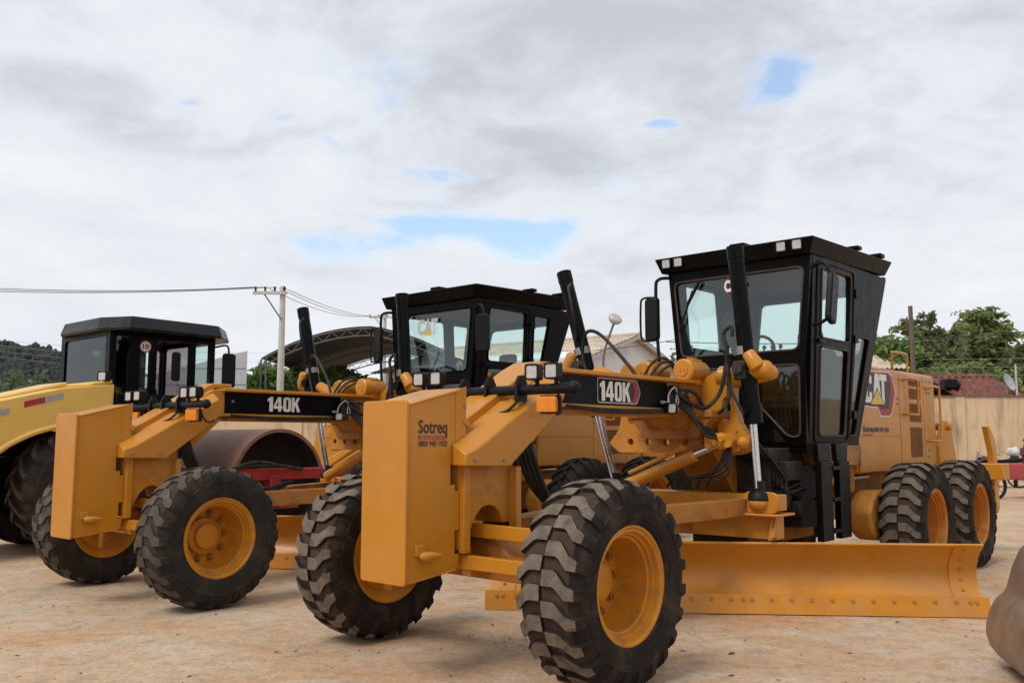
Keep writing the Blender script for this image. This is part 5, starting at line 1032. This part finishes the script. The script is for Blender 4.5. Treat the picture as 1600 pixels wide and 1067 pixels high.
# far woods and hill
hx = [(-640, 900, 0), (-560, 880, 105), (-500, 880, 124), (-420, 900, 108), (-330, 930, 70), (-240, 960, 30), (-120, 1000, 2)]
b = MB(); rows = 10; vs = []; fs = []
def hill_z(x):
    for (a, _, za), (c, _, zc) in zip(hx, hx[1:]):
        if a <= x <= c: t = (x - a) / (c - a); t = t * t * (3 - 2 * t); return (za + (zc - za) * t) * .74
    return 0
xs = [-640 + 13 * k for k in range(41)]
prof = [(0, 420), (.12, 560), (.35, 680), (.62, 780), (.86, 850), (1.0, 900), (.95, 960), (.4, 1150), (0, 1350)]
for f, y in prof:
    for x in xs: vs.append((x * (y / 900 if y < 900 else 1), y, hill_z(x) * f - (2 if f == 0 else 0) + (random.uniform(-1.5, 1.5) if f else 0)))
nx = len(xs)
for j in range(len(prof) - 1):
    for i in range(nx - 1): a = j * nx + i; fs.append((a, a + 1, a + nx + 1, a + nx))
b.add(vs, fs); M['hill'] = mat('hill_undergrowth', (.066, .080, .058), .95, var=.25, scale=.05, coord='Object'); struct(b.build('hill', 'hill', None, 60))
rnd = random.Random(21); b = MB()
for _ in range(9000):
    i = rnd.uniform(0, nx - 1.01); f = rnd.random() ** .7 * 5; j = int(f); t = f - j; i0 = int(i); ti = i - i0
    P = (Vector(vs[j * nx + i0]).lerp(Vector(vs[j * nx + i0 + 1]), ti)).lerp(Vector(vs[(j + 1) * nx + i0]).lerp(Vector(vs[(j + 1) * nx + i0 + 1]), ti), t)
    if P.z < 3: continue
    hh = rnd.uniform(4, 9) * (1.5 if rnd.random() < .06 else 1); rr = hh * rnd.uniform(.28, .5); k = 5; a0 = rnd.random() * 6
    ring = lambda r, z: [P + Vector((r * math.cos(a0 + 6.283 * q / k), r * math.sin(a0 + 6.283 * q / k), z)) for q in range(k)]
    vv = ring(rr * .6, 0) + ring(rr, hh * .35) + ring(rr * .8, hh * .75) + [P + Vector((rnd.uniform(-.4, .4), 0, hh))]
    ff = [(q, (q + 1) % k, k + (q + 1) % k, k + q) for q in range(k)] + [(k + q, k + (q + 1) % k, 2 * k + (q + 1) % k, 2 * k + q) for q in range(k)] + [(2 * k + q, 2 * k + (q + 1) % k, 3 * k) for q in range(k)]
    b.add(vv, ff)
me = bpy.data.meshes.new('hill_forest'); me.from_pydata([tuple(p) for p in b.v], [], b.f); M['pine'] = leafmat('pine_forest_hazed', (.066, .080, .064), (.084, .098, .078), (.052, .064, .053)); me.materials.append(M['pine']); o = bpy.data.objects.new('hill_forest', me); COL.objects.link(o); tag(o, 'far dark forest covering the hill on the left', 'forest'); struct(o, 'stuff')  # greens paled and greyed, distance haze put into the leaf colour
def woodland(name, label, ells, n, size, seed, leaf):
    b = MB(); leaves(b, ells, n, size, random.Random(seed)); me = bpy.data.meshes.new(name); me.from_pydata([tuple(p) for p in b.v], [], b.f); me.materials.append(M[leaf]); o = bpy.data.objects.new(name, me); COL.objects.link(o); tag(o, label, 'woodland'); struct(o, 'stuff')
rnd = random.Random(4)
def mass(px0, px1, Y, top0, top1, k):
    out = []
    for i in range(k):
        px = px0 + (px1 - px0) * (i + .5) / k; tp = at(px, top0 + (top1 - top0) * i / max(1, k - 1) + rnd.uniform(-5, 5), Y + rnd.uniform(-6, 6)); h = tp.z; r = Y * .016 * rnd.uniform(.8, 1.3); out.append((tp.x, tp.y, h * .55, r * 1.2, r * 1.2, h * .52))
    return out
woodland('scrub_woodland', 'green scrub and low trees below the hill at far left', mass(-60, 150, 110, 580, 586, 9) + mass(-60, 120, 95, 596, 600, 7), 9000, .42, 5, 'leaffar')
woodland('scrub_woodland', 'wooded slope rising behind the pale house', mass(960, 1130, 120, 536, 562, 8) + mass(1040, 1240, 110, 556, 566, 7), 9000, .42, 6, 'leaffar')
woodland('scrub_woodland', 'far woodland behind the trees at the right', mass(1350, 1640, 105, 545, 552, 12), 9000, .42, 7, 'leaffar')
# earth bank at far left
b = MB(); P = [at(-80, 616, 70), at(30, 618, 70), at(90, 622, 70), at(150, 650, 70)]
vs = [];
for p in P: vs += [(p.x, 66, 0), (p.x, 70, p.z), (p.x, 80, p.z)]
b.add(vs, [(i * 3 + j, i * 3 + 3 + j, i * 3 + 4 + j, i * 3 + 1 + j) for i in range(3) for j in range(2)]); M['earth'] = mat('red_earth', (.27, .13, .075), .95, var=.25, scale=.5); struct(b.build('earth_bank', 'earth', None, 60))
# ------------------------------------------------------------------ motorcycles, padfoot roller by the wall
M['whiteplastic'] = mat('white_plastic', (.6, .6, .6), .4, var=.1)
M['maroon'] = mat('maroon_padfoot', (.085, .022, .022), .6, var=.3, scale=5, dirt=(.2, .09, .06), dirt_amt=.4)
def moto(label, loc, rz, body):
    G = thing('motorcycle', label, 'motorcycle', loc, rz, 'motorcycles by the wall')
    for x in (-.62, .64):
        b = MB(); b.lathe([(.27, -.04), (.31, -.03), (.31, .03), (.27, .04)], (x, 0, .31), (0, 1, 0), 24, close=True); w = b.build('wheel', 'rubC', G, 40)
        b = MB(); b.cyl((x, -.05, .31), (x, .05, .31), .05, seg=10)
        for k in range(8): q = math.pi * k / 4; b.bar((x, 0, .31), (x + .27 * math.cos(q), 0, .31 + .27 * math.sin(q)), .012, .012, (0, 1, 0))
        b.build('spokes', 'steel', w)
    b = MB(); b.tube([(.64, .06, .31), (.50, .06, .72), (.42, .05, 1.0)], .022, 8, 2); b.tube([(.64, -.06, .31), (.50, -.06, .72), (.42, -.05, 1.0)], .022, 8, 2); b.tube([(.42, -.34, 1.08), (.40, -.15, 1.04), (.42, 0, 1.02), (.40, .15, 1.04), (.42, .34, 1.08)], .014, 8, 4); b.build('fork_and_bars', 'steel', G, 50)
    b = MB(); b.prism(rpoly([(-.62, .36), (-.5, .52), (-.2, .60), (.3, .62), (.45, .86), (.38, .92), (.1, .72), (-.2, .66), (-.62, .70), (-.86, .78), (-.8, .70), (-.45, .50), (-.1, .34), (.2, .30), (.2, .38), (-.2, .42)], .03), (0, -.09, 0), (1, 0, 0), (0, 0, 1), (0, .18, 0)); b.build('frame', 'black', G, 40)
    b = MB(); b.prism(rpoly([(-.08, .70), (.36, .70), (.40, .86), (.25, .96), (.02, .90)], .06), (0, -.12, 0), (1, 0, 0), (0, 0, 1), (0, .24, 0)); b.build('tank', body, G, 40, bevel=.03)
    b = MB(); b.prism(rpoly([(-.82, .76), (-.1, .72), (-.05, .82), (-.45, .86), (-.85, .90)], .05), (0, -.12, 0), (1, 0, 0), (0, 0, 1), (0, .24, 0)); b.build('saddle', 'plastic', G, 40, bevel=.02)
    b = MB(); b.prism(rpoly(rect(-.12, .28, .26, .62), .06), (0, -.14, 0), (1, 0, 0), (0, 0, 1), (0, .28, 0)); b.build('engine', 'steel', G, 40, bevel=.02); b = MB(); b.tube([(.2, -.16, .3), (-.2, -.18, .28), (-.85, -.18, .42)], .04, 8, 3); b.build('exhaust', 'chrome', G, 50)
q = at(1522, 700, 22); moto('black motorcycle with its handlebar raised, beside the upright ripper tines', (q.x, 22, 0), R(20), 'black')
q = at(1552, 700, 27.5); moto('red brown motorcycle behind the outermost ripper tine', (q.x, 27.5, 0), R(160), 'maroon')
q = at(1584, 700, 28); moto('dark motorcycle with a white bundle, next to the padfoot roller', (q.x, 28, 0), R(60), 'black')
b = MB(); b.sphere((0, 0, 0), .16, 12, sq=(1.3, .8, .8)); b.sphere((.10, .03, .07), .10, 10); b.sphere((-.10, -.03, .05), .09, 10); o = b.build('cargo_bundle', 'whiteplastic', None, 60); o.location = (q.x - .1, 27.9, 1.05); tag(o, 'white bundle lying on the saddle of the rightmost motorcycle', 'bundle')
q = at(1682, 700, 22); G = thing('padfoot_roller', 'maroon padfoot roller drum with red frame cut off by the right edge', 'roller', (q.x, 22, 0), R(20))
b = MB(); b.cyl((0, -.9, .95), (0, .9, .95), .74, seg=32); dr = b.build('drum', 'maroon', G, 40)
pm = MB(); pm.prism([(-.09, -.09), (.09, -.09), (.09, .09), (-.09, .09)], (0, 0, 0), (1, 0, 0), (0, 1, 0), (0, 0, .12)); pme = pm.mesh('pad', 'maroon', 0)
for r in range(7):
    for k in range(14):
        a = 2 * math.pi * (k + .5 * (r % 2)) / 14; o = bpy.data.objects.new('pad', pme); COL.objects.link(o); o.parent = dr; o.location = (.72 * math.sin(a), -.78 + r * .26, .95 + .72 * math.cos(a)); o.rotation_euler = (0, a, 0)
b = MB(); b.box(-1.05, 1.05, -1.12, -.95, .55, .85); b.box(-1.05, 1.05, .95, 1.12, .55, .85); b.box(-1.15, -.95, -1.12, 1.12, .45, .85); b.box(.95, 1.15, -1.12, 1.12, .55, .85); b.build('frame', 'redpaint2', G, bevel=.03) if 0 else None
M['redfaded'] = mat('faded_red_paint', (.36, .055, .05), .6, var=.15, scale=3, dirt=(.25, .15, .1), dirt_amt=.4)
b.build('frame', 'redfaded', G, 30, bevel=.03)
# ------------------------------------------------------------------ loose stones and dry leaves on the ground
rnd = random.Random(11); b = MB(); c = MB()
for _ in range(1700):
    y = 3.6 + rnd.random() ** 1.6 * 16; x = rnd.uniform(-.62, .62) * y; s = rnd.uniform(.003, .011) * (1.8 if rnd.random() < .06 else 1); z = s * .4
    P = Vector((x, y, z)); vv = [P + Vector((rnd.uniform(.7, 1.2) * s * dx, rnd.uniform(.7, 1.2) * s * dy, s * .7 * dz)) for dx, dy, dz in ((1, 0, 0), (0, 1, 0), (-1, 0, 0), (0, -1, 0), (0, 0, 1), (0, 0, -1))]
    b.add(vv, [(0, 1, 4), (1, 2, 4), (2, 3, 4), (3, 0, 4), (1, 0, 5), (2, 1, 5), (3, 2, 5), (0, 3, 5)])
M['stone'] = mat('loose_stone', (.33, .24, .165), .9, var=.45, scale=5); o = b.build('gravel', 'stone', None, 0); tag(o, 'loose grit and small stones scattered over the yard', 'gravel'); struct(o, 'stuff')
for _ in range(130):
    y = 4.0 + rnd.random() ** 1.3 * 9; x = rnd.uniform(-.58, .58) * y; s = rnd.uniform(.015, .04); a = rnd.random() * 6.28; d = Vector((math.cos(a), math.sin(a), 0)); u = Vector((-d.y, d.x, 0)); P = Vector((x, y, .006))
    c.add([P - d * s, P + u * s * .4 + V3(0, 0, s * .25), P + d * s + V3(0, 0, s * .15), P - u * s * .4 + V3(0, 0, s * .1), P + V3(0, 0, .002)], [(0, 1, 4), (1, 2, 4), (2, 3, 4), (3, 0, 4)])
M['dryleaf'] = mat('dry_leaf', (.10, .05, .028), .8, var=.4, scale=6); o = c.build('dry_leaves', 'dryleaf', None, 0); tag(o, 'dry brown leaves and twigs scattered on the yard', 'leaves'); struct(o, 'stuff')
